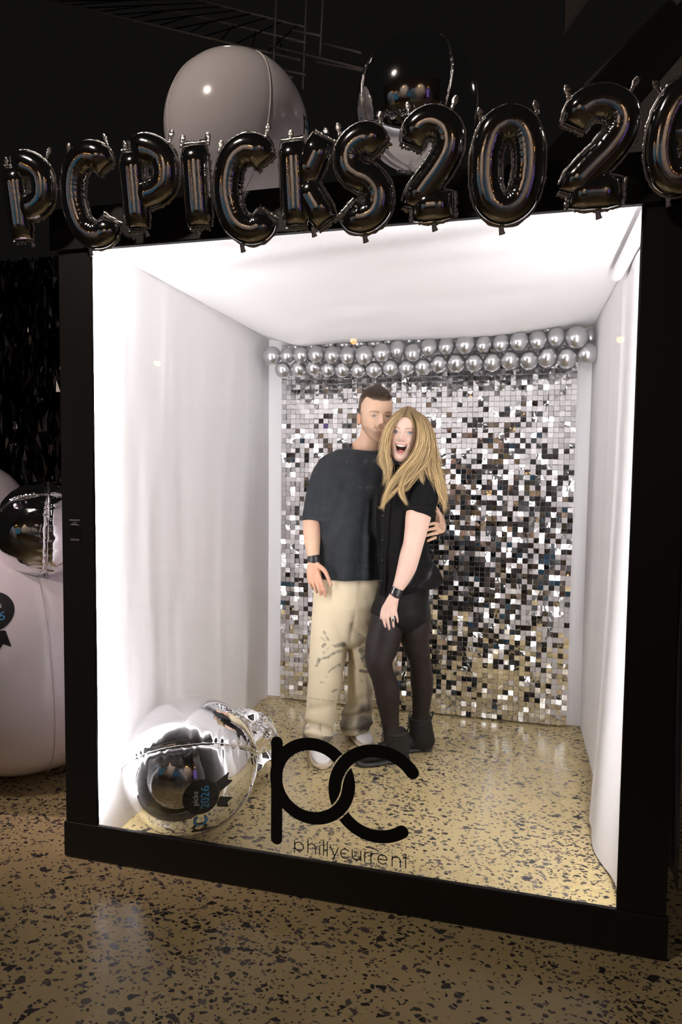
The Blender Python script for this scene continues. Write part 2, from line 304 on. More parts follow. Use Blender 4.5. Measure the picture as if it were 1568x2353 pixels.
# lighting truss under the ceiling
tr = empty('lighting_truss', at(420, 75, 3.2), 'faint aluminium lighting truss hanging under the dark ceiling', 'truss')
def bar(a, b, r, name, parent, mat): 
    a, b = np.asarray(a), np.asarray(b); return mk(name, *loft([a, (a+b)/2, b], r, r, m=3, n=8, ref=np.array([.31, .2, .93]), caps=(False, False)), mat, parent)
A0, A1, B0, B1 = at(60, -12, 3.0), at(690, 138, 3.0), at(255, -10, 3.25), at(690, 95, 3.25)
C0, C1, E0, E1 = at(395, -15, 3.0), at(700, 62, 3.0), at(620, 105, 2.9), at(860, 165, 2.9)
for a, b in ((A0, A1), (B0, B1), (C0, C1), (E0, E1)): bar(a, b, .008, 'chord', tr, M['truss'])
for k in range(9):
    t0, t1 = k/9, (k+.55)/9; bar(A0+(A1-A0)*t0, C0+(C1-C0)*min(1, t1), .005, 'brace', tr, M['hall_dark']); bar(A0+(A1-A0)*t1, B0+(B1-B0)*t0, .005, 'brace', tr, M['hall_dark'])
t2 = empty('truss_tower', at(660, 120, 2.95), 'short truss drop with crossbars above the white balloon', 'truss')
for x, y0, y1 in ((627, -20, 182), (696, -20, 205), (735, -20, 130)): bar(at(x+8, y0, 2.95), at(x, y1, 2.95), .007, 'post', t2, M['truss'])
for x0, y0, x1, y1 in ((645, 160, 702, 172), (640, 173, 672, 178), (665, 92, 702, 98), (672, 69, 735, 82), (725, 142, 850, 166), (745, 100, 830, 122)): bar(at(x0, y0, 2.9), at(x1, y1, 2.9), .008, 'crossbar', t2, M['truss'])
# lamps and screens on the wall behind the photographer (they light up the foil)
def lamp(name, c, r, col, s, label, cat):
    t = empty(name, (c[0], c[1], c[2]), label, cat); mk('bulb', *ico(c, r, 2), emis(name+'_glow', col, s), t); V, F = ico(c+np.array([0, 0, r*.9]), (r*1.2, r*1.2, r*.6), 2); mk('shade', V, F, M['hall_dark'], t); return t
for i, (x, z) in enumerate(((-3.4, 2.9), (-.6, 3.1), (2.6, 3.0), (4.6, 2.8))):
    lamp('pendant_lamp', np.array([x, -6.4, z]), .045, (1, .42, .10), 26, 'small warm pendant lamp, %s along the bar behind the photographer' % ORD[i], 'lamp')
for i, (x0, x1, z0, z1, c, s) in enumerate(((-3.6, -2.2, .9, 2.3, (.10, .36, .55), .16), (.1, 1.0, 1.0, 2.1, (.10, .32, .5), .12), (4.6, 5.4, .6, 2.4, (.35, .2, .8), .3))):
    t = empty('wall_screen', ((x0+x1)/2, -7.05, z0), '%s glowing blue screen on a stand behind the photographer' % ORD[i], 'screen')
    MB().box((x0, -7.05, z0), (x1, -7.0, z1)).build('display', emis('screen_glow_%d' % i, c, s), t); MB().box((x0-.04, -7.1, z0-.04), (x1+.04, -7.05, z1+.04)).build('case', M['hall_dark'], t); MB().box(((x0+x1)/2-.05, -7.1, 0), ((x0+x1)/2+.05, -7.06, z0)).build('stand', M['hall_dark'], t)

# ================================================================== the photo booth
booth = empty('photo_booth', (.88, .9, 0), 'black framed walk-in photo booth with white fabric inside', 'photo booth')
def P3(*a): return np.array(a, float)
bevbox('post', (-.132, 0, .132), (0, .014, 2.184), M['black_frame'], booth)
bevbox('post', (1.76, 0, .132), (1.897, .014, 2.184), M['black_frame'], booth)
bevbox('post', (-.13, 1.90, 0), (-.05, 1.98, 2.2), M['black_frame'], booth); bevbox('post', (1.835, 1.90, 0), (1.915, 1.98, 2.2), M['black_frame'], booth)
bevbox('bottom_beam', (-.138, -.005, .004), (1.903, .014, .134), M['black_frame'], booth)
bevbox('top_beam', (-.158, -.012, 2.180), (1.925, .014, 2.322), M['black_frame'], booth)
bevbox('roof_rail', (-.13, .03, 2.25), (-.07, 1.90, 2.31), M['black_frame'], booth); bevbox('roof_rail', (1.855, .03, 2.25), (1.915, 1.90, 2.31), M['black_frame'], booth); bevbox('roof_rail', (-.13, 1.90, 2.25), (1.915, 1.96, 2.31), M['black_frame'], booth)
def folds(s, z, seed, amp): return amp*(np.sin(s*9+seed+1.2*np.sin(z*1.3+seed))*.5+.5*vn(np.column_stack([s*7, z*.8, 0*s]), 1, seed)+.35*vn(np.column_stack([s*16, z*1.4, 0*s]), 1, seed+3))
def fl(u, v):
    y = .016+u*(D+.01); z = .002+v*2.28; return np.column_stack([XL-.004-np.abs(folds(y, z, 1, .004)), y, z])
mk('fabric_wall', *grid(fl, 120, 60), M['fabric'], booth)
def fr(u, v):
    y = .016+u*(D+.01); z = .002+v*2.28; return np.column_stack([XR+.004+np.abs(folds(y, z, 5, .004)), y, z])
mk('fabric_wall', *grid(fr, 120, 60), M['fabric'], booth)
def fbk(u, v):
    x = XL-.03+u*(XR-XL+.06); z = .002+v*2.28; return np.column_stack([x, D+np.abs(folds(x, z, 8, .006)), z])
mk('fabric_wall', *grid(fbk, 110, 50), M['fabric'], booth)
def ceil(u, v):
    x = XL-.004+u*(XR-XL+.008); y = .016+v*(D-.012); e = 1-np.abs(2*u-1)**5; s = np.interp(y, [0, .5, 1.0, 1.35, 1.52, 1.65, 1.9], [.004, .018, .045, .075, .088, .078, .03]); s = s*(1+.42*np.exp(-((x-.22)/.16)**2)-.22*np.exp(-((x-1.6)/.25)**2))
    z = ZC-e*s+.006*e*vn(np.column_stack([x*3+y*1.5, y*6, 0*x]), 1, 4)*(1-np.abs(2*v-1)**4)+.004*np.sin(y*26+x*5)*np.exp(-((y-.28)/.2)**2)*e; return np.column_stack([x, y, z])
mk('fabric_ceiling', *grid(ceil, 100, 100), M['fabric'], booth)
def flap(u, v):
    y = .02+u*.70; z = .03*(1-v)**3+v*2.16+.02*np.sin(u*7)*(1-v)**4; inn = (1-v)**2*(.018+.035*np.exp(-((u-.82)/.25)**2))
    return np.column_stack([XR-.012-inn-.006*np.sin(y*14+z)-.02*np.exp(-((u-1)/.06)**2)*(1-v), y, z])
fV, fF = grid(flap, 50, 60); mk('fabric_flap', fV, fF, M['fabric'], booth)
mk('curtain_rod', *loft([P3(1.795, .02, 2.192), P3(1.795, .4, 2.19), P3(1.795, .72, 2.188)], .024, .024, m=8, n=16, ref=P3(1, 0, 0)), M['fabric'], booth)
MB().box((-.040, .016, .16), (-.004, .019, 2.17)).build('light_strip', M['led'], booth)
MB().box((1.764, .016, .16), (1.800, .019, 2.15)).build('light_strip', M['led'], booth)
MB().box((.02, .016, 2.186), (1.74, .019, 2.222)).build('light_strip', M['led_top'], booth)
pane = MB().box((0, .0052, .134), (1.76, .0092, 2.18)).build('glass_pane', M['glass'], booth)
# window logo: interlocking p and c, and the word under it
pc, cc_ = (.809, .402), (1.029, .388); Rp, Rc, hw, gp = .1255, .1415, .0213, .0045
def flogo(X, Z):
    p = hw-np.abs(np.hypot(X-pc[0], Z-pc[1])-Rp); c = hw-arc(X, Z, cc_, Rc, 37, 306); cb = hw+gp-np.abs(np.hypot(X-cc_[0], Z-cc_[1])-Rc); pb = hw+gp-np.abs(np.hypot(X-pc[0], Z-pc[1])-Rp)
    zm = .395+.35*(X-.91); p = np.where(Z > zm, np.minimum(p, -cb), p); c = np.where(Z <= zm, np.minimum(c, -pb), c)
    p = np.where((X > .9) & (X < .925) & (np.abs(Z-.395) < .05), np.minimum(p, -c-gp), p)
    return np.maximum.reduce([p, c, .0200-seg(X, Z, (.686, .187), (.686, .520))])
Pm, Fm = mask_mesh(flogo, .655, 1.18, .16, .56, 300, 230)
def plate(P, F, y, th):
    n = len(P); V = np.vstack([np.column_stack([P[:, 0], np.full(n, y), P[:, 1]]), np.column_stack([P[:, 0], np.full(n, y-th), P[:, 1]])]); return V, [list(f) for f in F]+[[i+n for i in f[::-1]] for f in F]
mk('window_logo', *plate(Pm, Fm, .0050, .0004), M['black_vinyl'], pane, False)
def fword(X, Z):
    w = .0021; h = .0172; b = .155; r = h-w; d = np.full(X.shape, 9.); A = lambda q: np.minimum(d, q)
    x = .747; B = b
    def ring(cx, a0=0, a1=360): return arc(X, Z, (cx, B+h), r, a0, a1)
    def ln(x0, z0, x1, z1): return seg(X, Z, (x0, B+z0), (x1, B+z1))
    d = A(ring(.766)); d = A(ln(.7502, -.006, .7502, 2*h))                                   # p
    d = A(ln(.797, 0, .797, .047)); d = A(arc(X, Z, (.8105, B+.0195), .0135, 0, 180)); d = A(ln(.824, 0, .824, .0195))   # h
    d = A(ln(.838, 0, .838, .030)); d = A(np.hypot(X-.838, Z-B-.041)-.0012)                      # i
    d = A(ln(.851, 0, .851, .047)); d = A(ln(.864, 0, .864, .047)); d = A(ln(.851, .016, .864, .022))  # ll
    d = A(ln(.875, .034, .8885, .004)); d = A(ln(.902, .034, .884, -.010))                      # y
    d = A(ring(.925, 42, 318))                                                                   # c
    d = A(ln(.949, .016, .949, .034)); d = A(arc(X, Z, (.9635, B+.016), .0145, 180, 360)); d = A(ln(.978, .002, .978, .034))   # u
    for x_ in (.991, 1.012): d = A(ln(x_, 0, x_, .034)); d = A(arc(X, Z, (x_+.011, B+.022), .011, 80, 180))   # r r
    d = A(ring(1.050, 0, 320)); d = A(ln(1.035, .017, 1.065, .017))                           # e
    d = A(ln(1.082, 0, 1.082, .034)); d = A(arc(X, Z, (1.0955, B+.0195), .0135, 0, 180)); d = A(ln(1.109, 0, 1.109, .0195))   # n
    d = A(ln(1.126, 0, 1.126, .046)); d = A(ln(1.118, .034, 1.135, .034))                       # t
    return .00165-d
Pm, Fm = mask_mesh(fword, .74, 1.145, .138, .206, 560, 96)
mk('window_lettering', *plate(Pm, Fm, .0050, .0004), M['black_vinyl'], pane, False)
# small printed sticker on the left post
stk = MB().box((-.101, -.0006, 1.168), (-.055, .0004, 1.252)).build('sticker', plain('black_sticker', (.011, .011, .011), .3), booth)
P2, F2 = text_mesh('MOMENTS', .0095); mk('sticker_lettering', np.column_stack([P2[:, 0]-.078, np.full(len(P2), -.0009), P2[:, 1]+1.2405]), F2, M['white_print'], stk, False)
for z, w_ in ((1.2335, .018), (1.229, .026), (1.2265, .040), (1.176, .036), (1.1715, .036)): MB().box((-.078-w_/2, -.0010, z), (-.078+w_/2, -.0006, z+.0012)).build('sticker_line', M['white_print'], stk)

# ================================================================== mirror sequin backdrop
bd = empty('sequin_backdrop', (.91, 1.83, 0), 'silver mirror sequin shimmer wall standing across the booth\'s back', 'backdrop')
MB().box((.048, 1.832, .02), (1.768, 1.842, 2.19)).build('backing_panel', M['clear_grid'], bd)
PIT = .0293; NC, NR = 58, 74; sq = .0140
sq0 = bpy.data.meshes.new('sequin')
SV = np.array([(-sq, 0, -2*sq), (sq, 0, -2*sq), (sq, 0, 0), (-sq, 0, 0), (-sq, .0006, -2*sq), (sq, .0006, -2*sq), (sq, .0006, 0), (-sq, .0006, 0)]); SF = [(0, 1, 2, 3), (7, 6, 5, 4), (0, 4, 5, 1), (1, 5, 6, 2), (2, 6, 7, 3), (3, 7, 4, 0)]
PV = np.array([(-.0011, -.0008, -.0050), (.0011, -.0008, -.0050), (.0011, -.0008, -.0028), (-.0011, -.0008, -.0028)])
sq0.from_pydata(np.vstack([SV, PV]).tolist(), [], SF+[(8, 9, 10, 11)]); sq0.materials.append(M['sequin']); sq0.materials.append(M['clear_grid']); sq0.polygons[6].material_index = 1
tiles = []
for i in range(NC):
    for j in range(NR):
        x = .055+(i+.5)*PIT; z = .012+(j+1)*PIT
        g = vn(np.array([[x*3.2, z*3.2, 0]]), 1, 2)[0]; g2 = vn(np.array([[x*3.2, z*3.2, 5]]), 1, 6)[0]
        ax = random.gauss(float(np.interp(z, [.3, 1.1, 2.0], [-1.5, -5.5, -9.5])), 5.0)+3.5*g; az = random.gauss(0, 5.0)+4.0*g2+(random.choice((-1, 1))*random.uniform(6, 13) if random.random() < .55 else 0); ay = random.gauss(0, .5)
        if random.random() < .10: ax += random.gauss(0, 6); az += random.gauss(0, 5)
        tiles.append((x, z, math.radians(ax), math.radians(ay), math.radians(az)))
near = sorted(range(len(tiles)), key=lambda k: (tiles[k][0]-1.43)**2+(tiles[k][1]-1.3)**2)
near = set(near[:300]); mb = MB()
from mathutils import Euler
for k, (x, z, a, b_, c) in enumerate(tiles):
    if k in near:
        o = bpy.data.objects.new('sequin', sq0); COL.objects.link(o); o.parent = bd; o.location = (x-.91, 1.822-1.83, z); o.rotation_euler = (a, b_, c)
    else:
        R = np.array(Euler((a, b_, c)).to_matrix()); mb.add(SV@R.T+np.array([x, 1.822, z]), SF, 0); mb.add(PV@R.T+np.array([x, 1.822, z]), [(0, 1, 2, 3)], 1)
tag(mb.build('sequins', [M['sequin'], M['clear_grid']], bd), kind='stuff')

# ================================================================== chrome balloon garland
def balloon_mesh():
    n, m = 28, 20; t = np.linspace(0, math.pi, m); V = []
    for a in t:
        r = math.sin(a)*(1-.10*max(0, -math.cos(a))**2); zz = math.cos(a)*1.0
        for j in range(n): V.append((r*math.cos(j/n*2*math.pi), r*math.sin(j/n*2*math.pi), zz))
    V = np.array(V); me = bpy.data.meshes.new('balloon_body'); me.from_pydata(V.tolist(), [], gridF(m, n)); me.polygons.foreach_set('use_smooth', np.full(len(me.polygons), True)); me.materials.append(M['chrome_latex']); return me
bal_me = balloon_mesh(); kb = MB()
kV, kF = loft([P3(0, 0, -.97), P3(0, 0, -1.06), P3(0, 0, -1.12), P3(0, 0, -1.24)], [.10, .07, .10, .17], [.10, .07, .10, .17], m=8, n=10, ref=P3(1, 0, 0), caps=(False, False)); knot_me = bpy.data.meshes.new('knot'); knot_me.from_pydata(kV.tolist(), [], kF); knot_me.materials.append(M['chrome_latex'])
def garland_balloon(px, py, Y, rx, ry, label, tilt):
    c = at(px, py, Y); s = mpp(c)/math.sqrt(1)
    t = bpy.data.objects.new('chrome_balloon', None); COL.objects.link(t); t.location = c; t.empty_display_size = .03; tag(t, label, 'balloon', 'chrome balloons of the garland')
    for nm, me in (('body', bal_me), ('knot', knot_me)):
        o = bpy.data.objects.new(nm, me); COL.objects.link(o); o.parent = t; o.scale = (rx*s*1.03, rx*s*1.03, ry*s*1.02); o.rotation_euler = tilt
def C1(l): return [(580+a/3.733, 730+b/3.733, c/3.733, d/3.733) for a, b, c, d in l]
def C2(l): return [(980+a/3.733, 730+b/3.733, c/3.733, d/3.733) for a, b, c, d in l]
upr = C1([(170,325,76,80),(298,323,62,64),(420,322,70,70),(548,315,70,74),(687,320,70,76),(820,325,72,80),(962,322,76,84),(1112,302,76,86),(1248,268,67,86),(1382,300,70,80),(1520,252,70,88)])+C2([(175,242,73,86),(335,228,81,91),(492,230,69,85),(643,222,75,83),(797,205,79,88),(957,195,76,89),(1115,170,79,93),(1290,170,93,95)])
lwr = C1([(265,450,66,76),(395,440,66,70),(525,428,64,64),(650,438,67,66),(775,445,65,69),(910,445,69,66),(1045,443,69,70),(1187,425,71,76),(1325,428,67,71),(1465,420,71,79)])+C2([(108,395,72,79),(257,388,77,85),(410,385,75,87),(565,380,76,86),(720,365,77,89),(880,362,79,91),(1038,340,79,91),(1207,345,85,99),(1385,310,87,89)])
for i, q in enumerate(upr): garland_balloon(q[0], q[1], 1.62+.01*(i % 3), q[2], q[3], 'chrome silver balloon, %s from the left in the garland\'s upper row' % ORD[i], (math.pi-.9+random.uniform(-.2, .2), 0, random.uniform(-.3, .3)))
for i, q in enumerate(lwr): garland_balloon(q[0], q[1], 1.66+.01*(i % 2), q[2], q[3], 'chrome silver balloon, %s from the left in the garland\'s lower row' % ORD[i], (math.pi-2.0+random.uniform(-.2, .2), 0, random.uniform(-.3, .3)))
bk = C1([(385,258,60,60),(520,250,62,62),(655,238,66,66),(790,238,68,68),(920,228,68,68),(1060,226,70,70),(1190,205,66,66),(1335,200,66,66),(1450,200,64,64)])+C2([(100,190,66,70),(420,160,66,70),(560,155,66,66),(720,130,66,66),(1040,110,66,70),(1410,165,55,68)])
for i, q in enumerate(bk): garland_balloon(q[0], q[1], 1.745, q[2], q[3], 'half-hidden chrome silver balloon, %s from the left in the row behind, under the ceiling fabric' % ORD[i], (random.uniform(-.3, .3), 0, 0))

# ================================================================== foil spheres and white vinyl balloons
def orb(name, c, r, axis, label, cat, mats, pleat=.006, seams=4, off=.4, parent_group=None, crumple=0, squash=1, nseed=0, valve=None, seam_r=.004, notch=.028):
    c = np.asarray(c, float); ax = norm(np.asarray(axis, float)); e1 = norm(np.cross(ax, P3(.13, .27, .95))); e2 = np.cross(ax, e1); t = empty(name, (c[0], c[1], c[2]-r), label, cat, parent_group)
    m, n = 150, 288; th = np.linspace(.004, math.pi-.004, m)[:, None]; ph = (np.arange(n)/n*2*math.pi)[None, :]; per = 2*math.pi/seams
    s = np.abs((ph-off+per/2) % per-per/2)*np.sin(th)+0*th
    d = np.cos(th)[..., None]*ax+np.sin(th)[..., None]*(np.cos(ph)[..., None]*e1+np.sin(ph)[..., None]*e2)
    sgn = vn(np.column_stack([(th+0*ph).ravel()*22, (np.floor((ph-off)/per)+0*th).ravel()*7.3, 0*(th+0*ph).ravel()]), 1, nseed).reshape(m, n)
    rr = 1-notch*np.exp(-(s/.045)**2)+pleat*np.exp(-(s/.16)**2)*np.sign(sgn)*np.abs(sgn)**.6+.02*np.exp(-(np.sin(th)/.10)**2)
    if crumple:
        dd = d.reshape(-1, 3); q = np.abs(vn(dd*1.7+.3*vn(dd, 2, 5)[:, None], 1, nseed+1))*.9+np.abs(vn(dd*3.4, 1, nseed+2))*.45+np.abs(vn(dd*7, 1, nseed+3))*.10; rr = rr-crumple*q.reshape(m, n)
    V = d*(r*rr)[..., None]; V[..., 2] *= squash; V = V.reshape(-1, 3)+c; F = gridF(m, n); F += [tuple(range(n))[::-1], tuple((m-1)*n+j for j in range(n))]
    mk('body', V, F, mats[0], t)
    for k in range(seams):
        p = off+k*per; tt = np.linspace(.02, math.pi-.02, 130); dir_ = np.cos(tt)[:, None]*ax+np.sin(tt)[:, None]*(math.cos(p)*e1+math.sin(p)*e2); bn = -math.sin(p)*e1+math.cos(p)*e2
        wob = vn(np.column_stack([tt*28, 0*tt+k*3, 0*tt]), 1, 9)*.006*(1 if pleat > .002 else .25); base = dir_*(1-notch)*r*(1-crumple*.35); tip = dir_*(1+.006+np.abs(wob)*.5)[:, None]*r*(1-crumple*.35)+bn*(wob*r)[:, None]
        h = bn*seam_r*.5; R = np.stack([base-h, tip-h*.6, tip+h*.6, base+h], 1); R[..., 2] *= squash; mk('seam', R.reshape(-1, 3)+c, gridF(130, 4), mats[1], t)
    if valve is not None:
        v = c+ax*valve*r*.99; mk('valve_tab', *loft([v, v+ax*valve*.025, v+ax*valve*.05, v+ax*valve*.062], [.012, .009, .015, .008], [.003, .003, .003, .002], m=8, n=12, ref=e1), mats[1], t)
    return t, c, r
def decal(P, F, c, r, n, e, lift, mat, name, parent):
    """wrap a flat print onto the sphere: n = outward direction of its centre, e = its rightward direction"""
    n = norm(np.asarray(n, float)); e1 = norm(np.asarray(e, float)-n*(np.asarray(e, float)@n)); e2 = np.cross(n, e1); L = np.hypot(P[:, 0], P[:, 1]); a = L/r; u = (P/np.maximum(L, 1e-9)[:, None])
    V = c+(r+lift)*(n*np.cos(a)[:, None]+(e1*u[:, :1]+e2*u[:, 1:])*np.sin(a)[:, None]); V2 = c+(r+lift-.0012)*(n*np.cos(a)[:, None]+(e1*u[:, :1]+e2*u[:, 1:])*np.sin(a)[:, None])
    k = len(V); return mk(name, np.vstack([V, V2]), [list(f) for f in F]+[[i+k for i in f[::-1]] for f in F], mat, parent)
def rosette(c, r, n, e, s, parent, white, lift=.0015):
    decal(*mask_mesh(lambda X, Z: s-np.hypot(X, Z), -1.1*s, 1.1*s, -1.1*s, 1.1*s, 46, 46), c, r, n, e, lift, M['black_vinyl'], 'printed_disc', parent)
    def tails(X, Z):
        q = np.full(X.shape, -9.)
        for a in (-.42, .42):
            x = X*math.cos(a)-Z*math.sin(a); z = X*math.sin(a)+Z*math.cos(a); q = np.maximum(q, np.minimum.reduce([.30*s-np.abs(x), -z-1.04*s, z+1.95*s-.9*(.30*s-np.abs(x))]))
        return q
    decal(*mask_mesh(tails, -1.6*s, 1.6*s, -2.2*s, -.9*s, 70, 40), c, r, n, e, lift, M['black_vinyl'], 'printed_ribbon', parent)
    for txt, sz, dz, mt in (('picks', .42*s, .18*s, white), ('2026', .66*s, -.42*s, M['blue_print'])):
        P, F = text_mesh(txt, sz); P[:, 1] += dz; decal(P, F, c, r, n, e, lift+.0012, mt, 'printed_'+('word' if txt == 'picks' else 'year'), parent)
def pcprint(c, r, n, e, s, parent, lift=.0015):
    decal(*mask_mesh(lambda X, Z: np.maximum(.09*s-np.abs(np.hypot(X+.36*s, Z)-.42*s), .085*s-seg(X, Z, (-.86*s, .45*s), (-.86*s, -1.0*s))), -1.1*s, .3*s, -1.2*s, .7*s, 80, 90), c, r, n, e, lift, M['black_vinyl'], 'printed_letter', parent)
    decal(*mask_mesh(lambda X, Z: .09*s-arc(X, Z, (.40*s, 0), .42*s, 40, 310), -.2*s, 1.0*s, -.7*s, .7*s, 80, 80), c, r, n, e, lift+.0006, M['blue_print'], 'printed_letter', parent)
def seam_off(axis, deg):
    ax = norm(np.asarray(axis, float)); e1 = norm(np.cross(ax, P3(.13, .27, .95))); e2 = np.cross(ax, e1); a = math.radians(deg); d = -fw*math.cos(a)+r0*math.sin(a); return math.atan2(d@e2, d@e1)
WOFF = seam_off(P3(.10, -.02, 1), 34); OOFF = seam_off(P3(.08, .03, 1), 26)
cb = P3(.224, .294, .264)
ob, c_, r_ = orb('foil_sphere_balloon', cb, .262, at(583, 1742, .36)-at(262, 1797, .20), 'big mirror-silver foil sphere with black rosette print, on the booth floor', 'balloon', (M['foil'], M['foil_seam']), pleat=.010, off=1.15, notch=.02, valve=None)
nf = norm(at(466, 1845, .05)-cb); eR = at(466, 1790, .1)-at(466, 1900, .1)
rosette(cb, .262, nf, eR, .066, ob, M['white_print'])
pcprint(cb, .262, norm(at(463, 1915, .08)-cb), eR, .052, ob)
orb('foil_sphere_balloon', at(557, 1716, .74), .185, P3(.5, .2, .75), 'half-deflated crumpled silver foil balloon behind the big foil sphere', 'balloon', (plain('crumpled_foil', (.88, .87, .87), .10, 1), M['foil_seam']), crumple=.20, nseed=4, off=.2, pleat=.01)
# on the booth roof
cw = at(545, 303, .30); wb, _, _ = orb('white_vinyl_balloon', cw, .262, P3(.10, -.02, 1), 'white seamed sphere balloon on the booth roof behind the letters', 'balloon', (M['white_balloon'], M['white_seam']), pleat=.0015, seams=4, off=WOFF, notch=.006, seam_r=.003)
mk('inflation_neck', *loft([cw-P3(.02, 0, .25), cw-P3(.03, 0, .29), cw-P3(.03, 0, .345)], [.02, .012, .016], [.02, .012, .016], m=8, n=12, ref=P3(1, 0, 0)), M['white_seam'], wb)
pcprint(cw, .262, norm(r0*.97-fw*.16+P3(0, 0, .02)), P3(-.2, .8, .1), .04, wb)
co = at(957, 243, .32); ro = 142*mpp(co); sb, _, _ = orb('foil_sphere_balloon', co, ro, P3(.08, .03, 1), 'mirror-silver foil sphere balloon floating over the booth roof behind the digits', 'balloon', (M['foil'], M['foil_seam']), pleat=.004, off=OOFF, notch=.018)
mk('inflation_neck', *loft([co-P3(.02, 0, ro), co-P3(.02, 0, ro+.04), co-P3(.02, 0, ro+.10)], [.015, .01, .014], [.004, .004, .004], m=8, n=12, ref=P3(1, 0, 0)), M['foil_seam'], sb)
# left of the booth
cl = P3(-.80, .62, .60); lb, _, _ = orb('white_vinyl_balloon', cl, .60, P3(.12, -.2, 1), 'huge white sphere balloon with rosette print, on the floor left of the booth', 'balloon', (M['white_balloon'], M['white_seam']), pleat=.001, seams=4, off=.9, notch=.003, seam_r=.003)
rosette(cl, .60, norm(at(-16, 1408, .15)-cl), P3(1, .1, .12), .082, lb, M['white_print'])
orb('foil_sphere_balloon', at(108, 1222, .42), 118*mpp(at(108, 1222, .42)), P3(.45, -.5, .8), 'mirror-silver foil sphere balloon perched on the huge white balloon', 'balloon', (M['foil'], M['foil_seam']), pleat=.012, off=.3, crumple=.025, nseed=7)
orb('white_vinyl_balloon', at(-70, 1185, .98), .30, P3(0, .2, 1), 'dim white sphere balloon at the left edge, behind the foil sphere', 'balloon', (M['white_balloon'], M['white_seam']), pleat=.001, notch=.003)
# black foil tinsel curtain
tc_ = empty('tinsel_curtain', (-.95, 1.72, 0), 'black metallic tinsel curtain hanging left of the booth', 'curtain'); mb = MB()
for k in range(420):
    x = random.uniform(-2.2, -.16); y = 1.72+random.uniform(-.10, .10); n_ = 26; z = np.linspace(2.75, random.uniform(.7, 1.1), n_); wv = .024*np.cumsum(RS.normal(0, 1, n_))/2; wy = .022*np.cumsum(RS.normal(0, 1, n_))/2; a = np.cumsum(RS.normal(0, 1.3, n_)); wd = .013
    c0 = np.column_stack([np.minimum(x+wv, -.165), y+wy, z]); dv = np.column_stack([np.cos(a), np.sin(a), 0*a])*wd; V = np.stack([c0-dv, c0+dv], 1).reshape(-1, 3); mb.add(V, gridF(n_, 2, False))
tag(mb.build('tinsel', plain('black_tinsel_foil', (.05, .046, .045), .16, 1), tc_), kind='stuff'); bar(P3(-2.3, 1.72, 2.76), P3(-.18, 1.72, 2.76), .012, 'rod', tc_, M['hall_dark']); bar(P3(-2.25, 1.77, 0), P3(-2.25, 1.77, 2.76), .02, 'stand', tc_, M['hall_dark']); bar(P3(-.22, 1.77, 0), P3(-.22, 1.77, 2.76), .02, 'stand', tc_, M['hall_dark'])
# clear plastic sheet hanging at the booth's right side
def sheet(u, v):
    y = .06+u*.55; z = .16+v*1.9; return np.column_stack([1.93+.012*np.sin(y*30+z*2)+.03*(1-v)**3*np.sin(u*9), y, z])
tag(mk('side_curtain', *grid(sheet, 40, 40), plain('black_satin', (.03, .028, .028), .25, 0, .6)), 'black satin curtain along the booth\'s right outer side', 'curtain')

# ================================================================== foil letter balloons PCPICKS2026
GLY = {'P': [[(.2,.04),(.2,.5),(.2,.93)], [(.2,.92),(.5,.94),(.80,.84),(.86,.68),(.78,.52),(.52,.44),(.2,.44)]],
 'C': [[(.92,.80),(.76,.93),(.5,.95),(.26,.84),(.14,.62),(.14,.38),(.26,.16),(.5,.05),(.76,.07),(.92,.22)]],
 'I': [[(.5,.04),(.5,.5),(.5,.96)]], 'K': [[(.17,.04),(.17,.5),(.17,.96)], [(.88,.96),(.62,.72),(.36,.5)], [(.36,.52),(.62,.28),(.88,.05)]],
 'S': [[(.88,.82),(.68,.94),(.42,.94),(.18,.82),(.20,.64),(.42,.54),(.66,.48),(.86,.34),(.82,.15),(.60,.05),(.34,.05),(.12,.16)]],
 '2': [[(.12,.74),(.26,.91),(.52,.96),(.78,.87),(.84,.70),(.70,.52),(.44,.34),(.22,.18),(.14,.06)], [(.12,.07),(.5,.07),(.92,.07)]],
 '0': [[(.5,.96),(.24,.88),(.12,.68),(.10,.5),(.12,.32),(.24,.12),(.5,.04),(.76,.12),(.88,.32),(.90,.5),(.88,.68),(.76,.88),(.5,.96)]],
 '6': [[(.82,.86),(.62,.95),(.40,.90),(.22,.72),(.14,.48),(.18,.24),(.36,.07),(.60,.05),(.82,.18),(.84,.38),(.68,.53),(.44,.52),(.26,.38)]]}
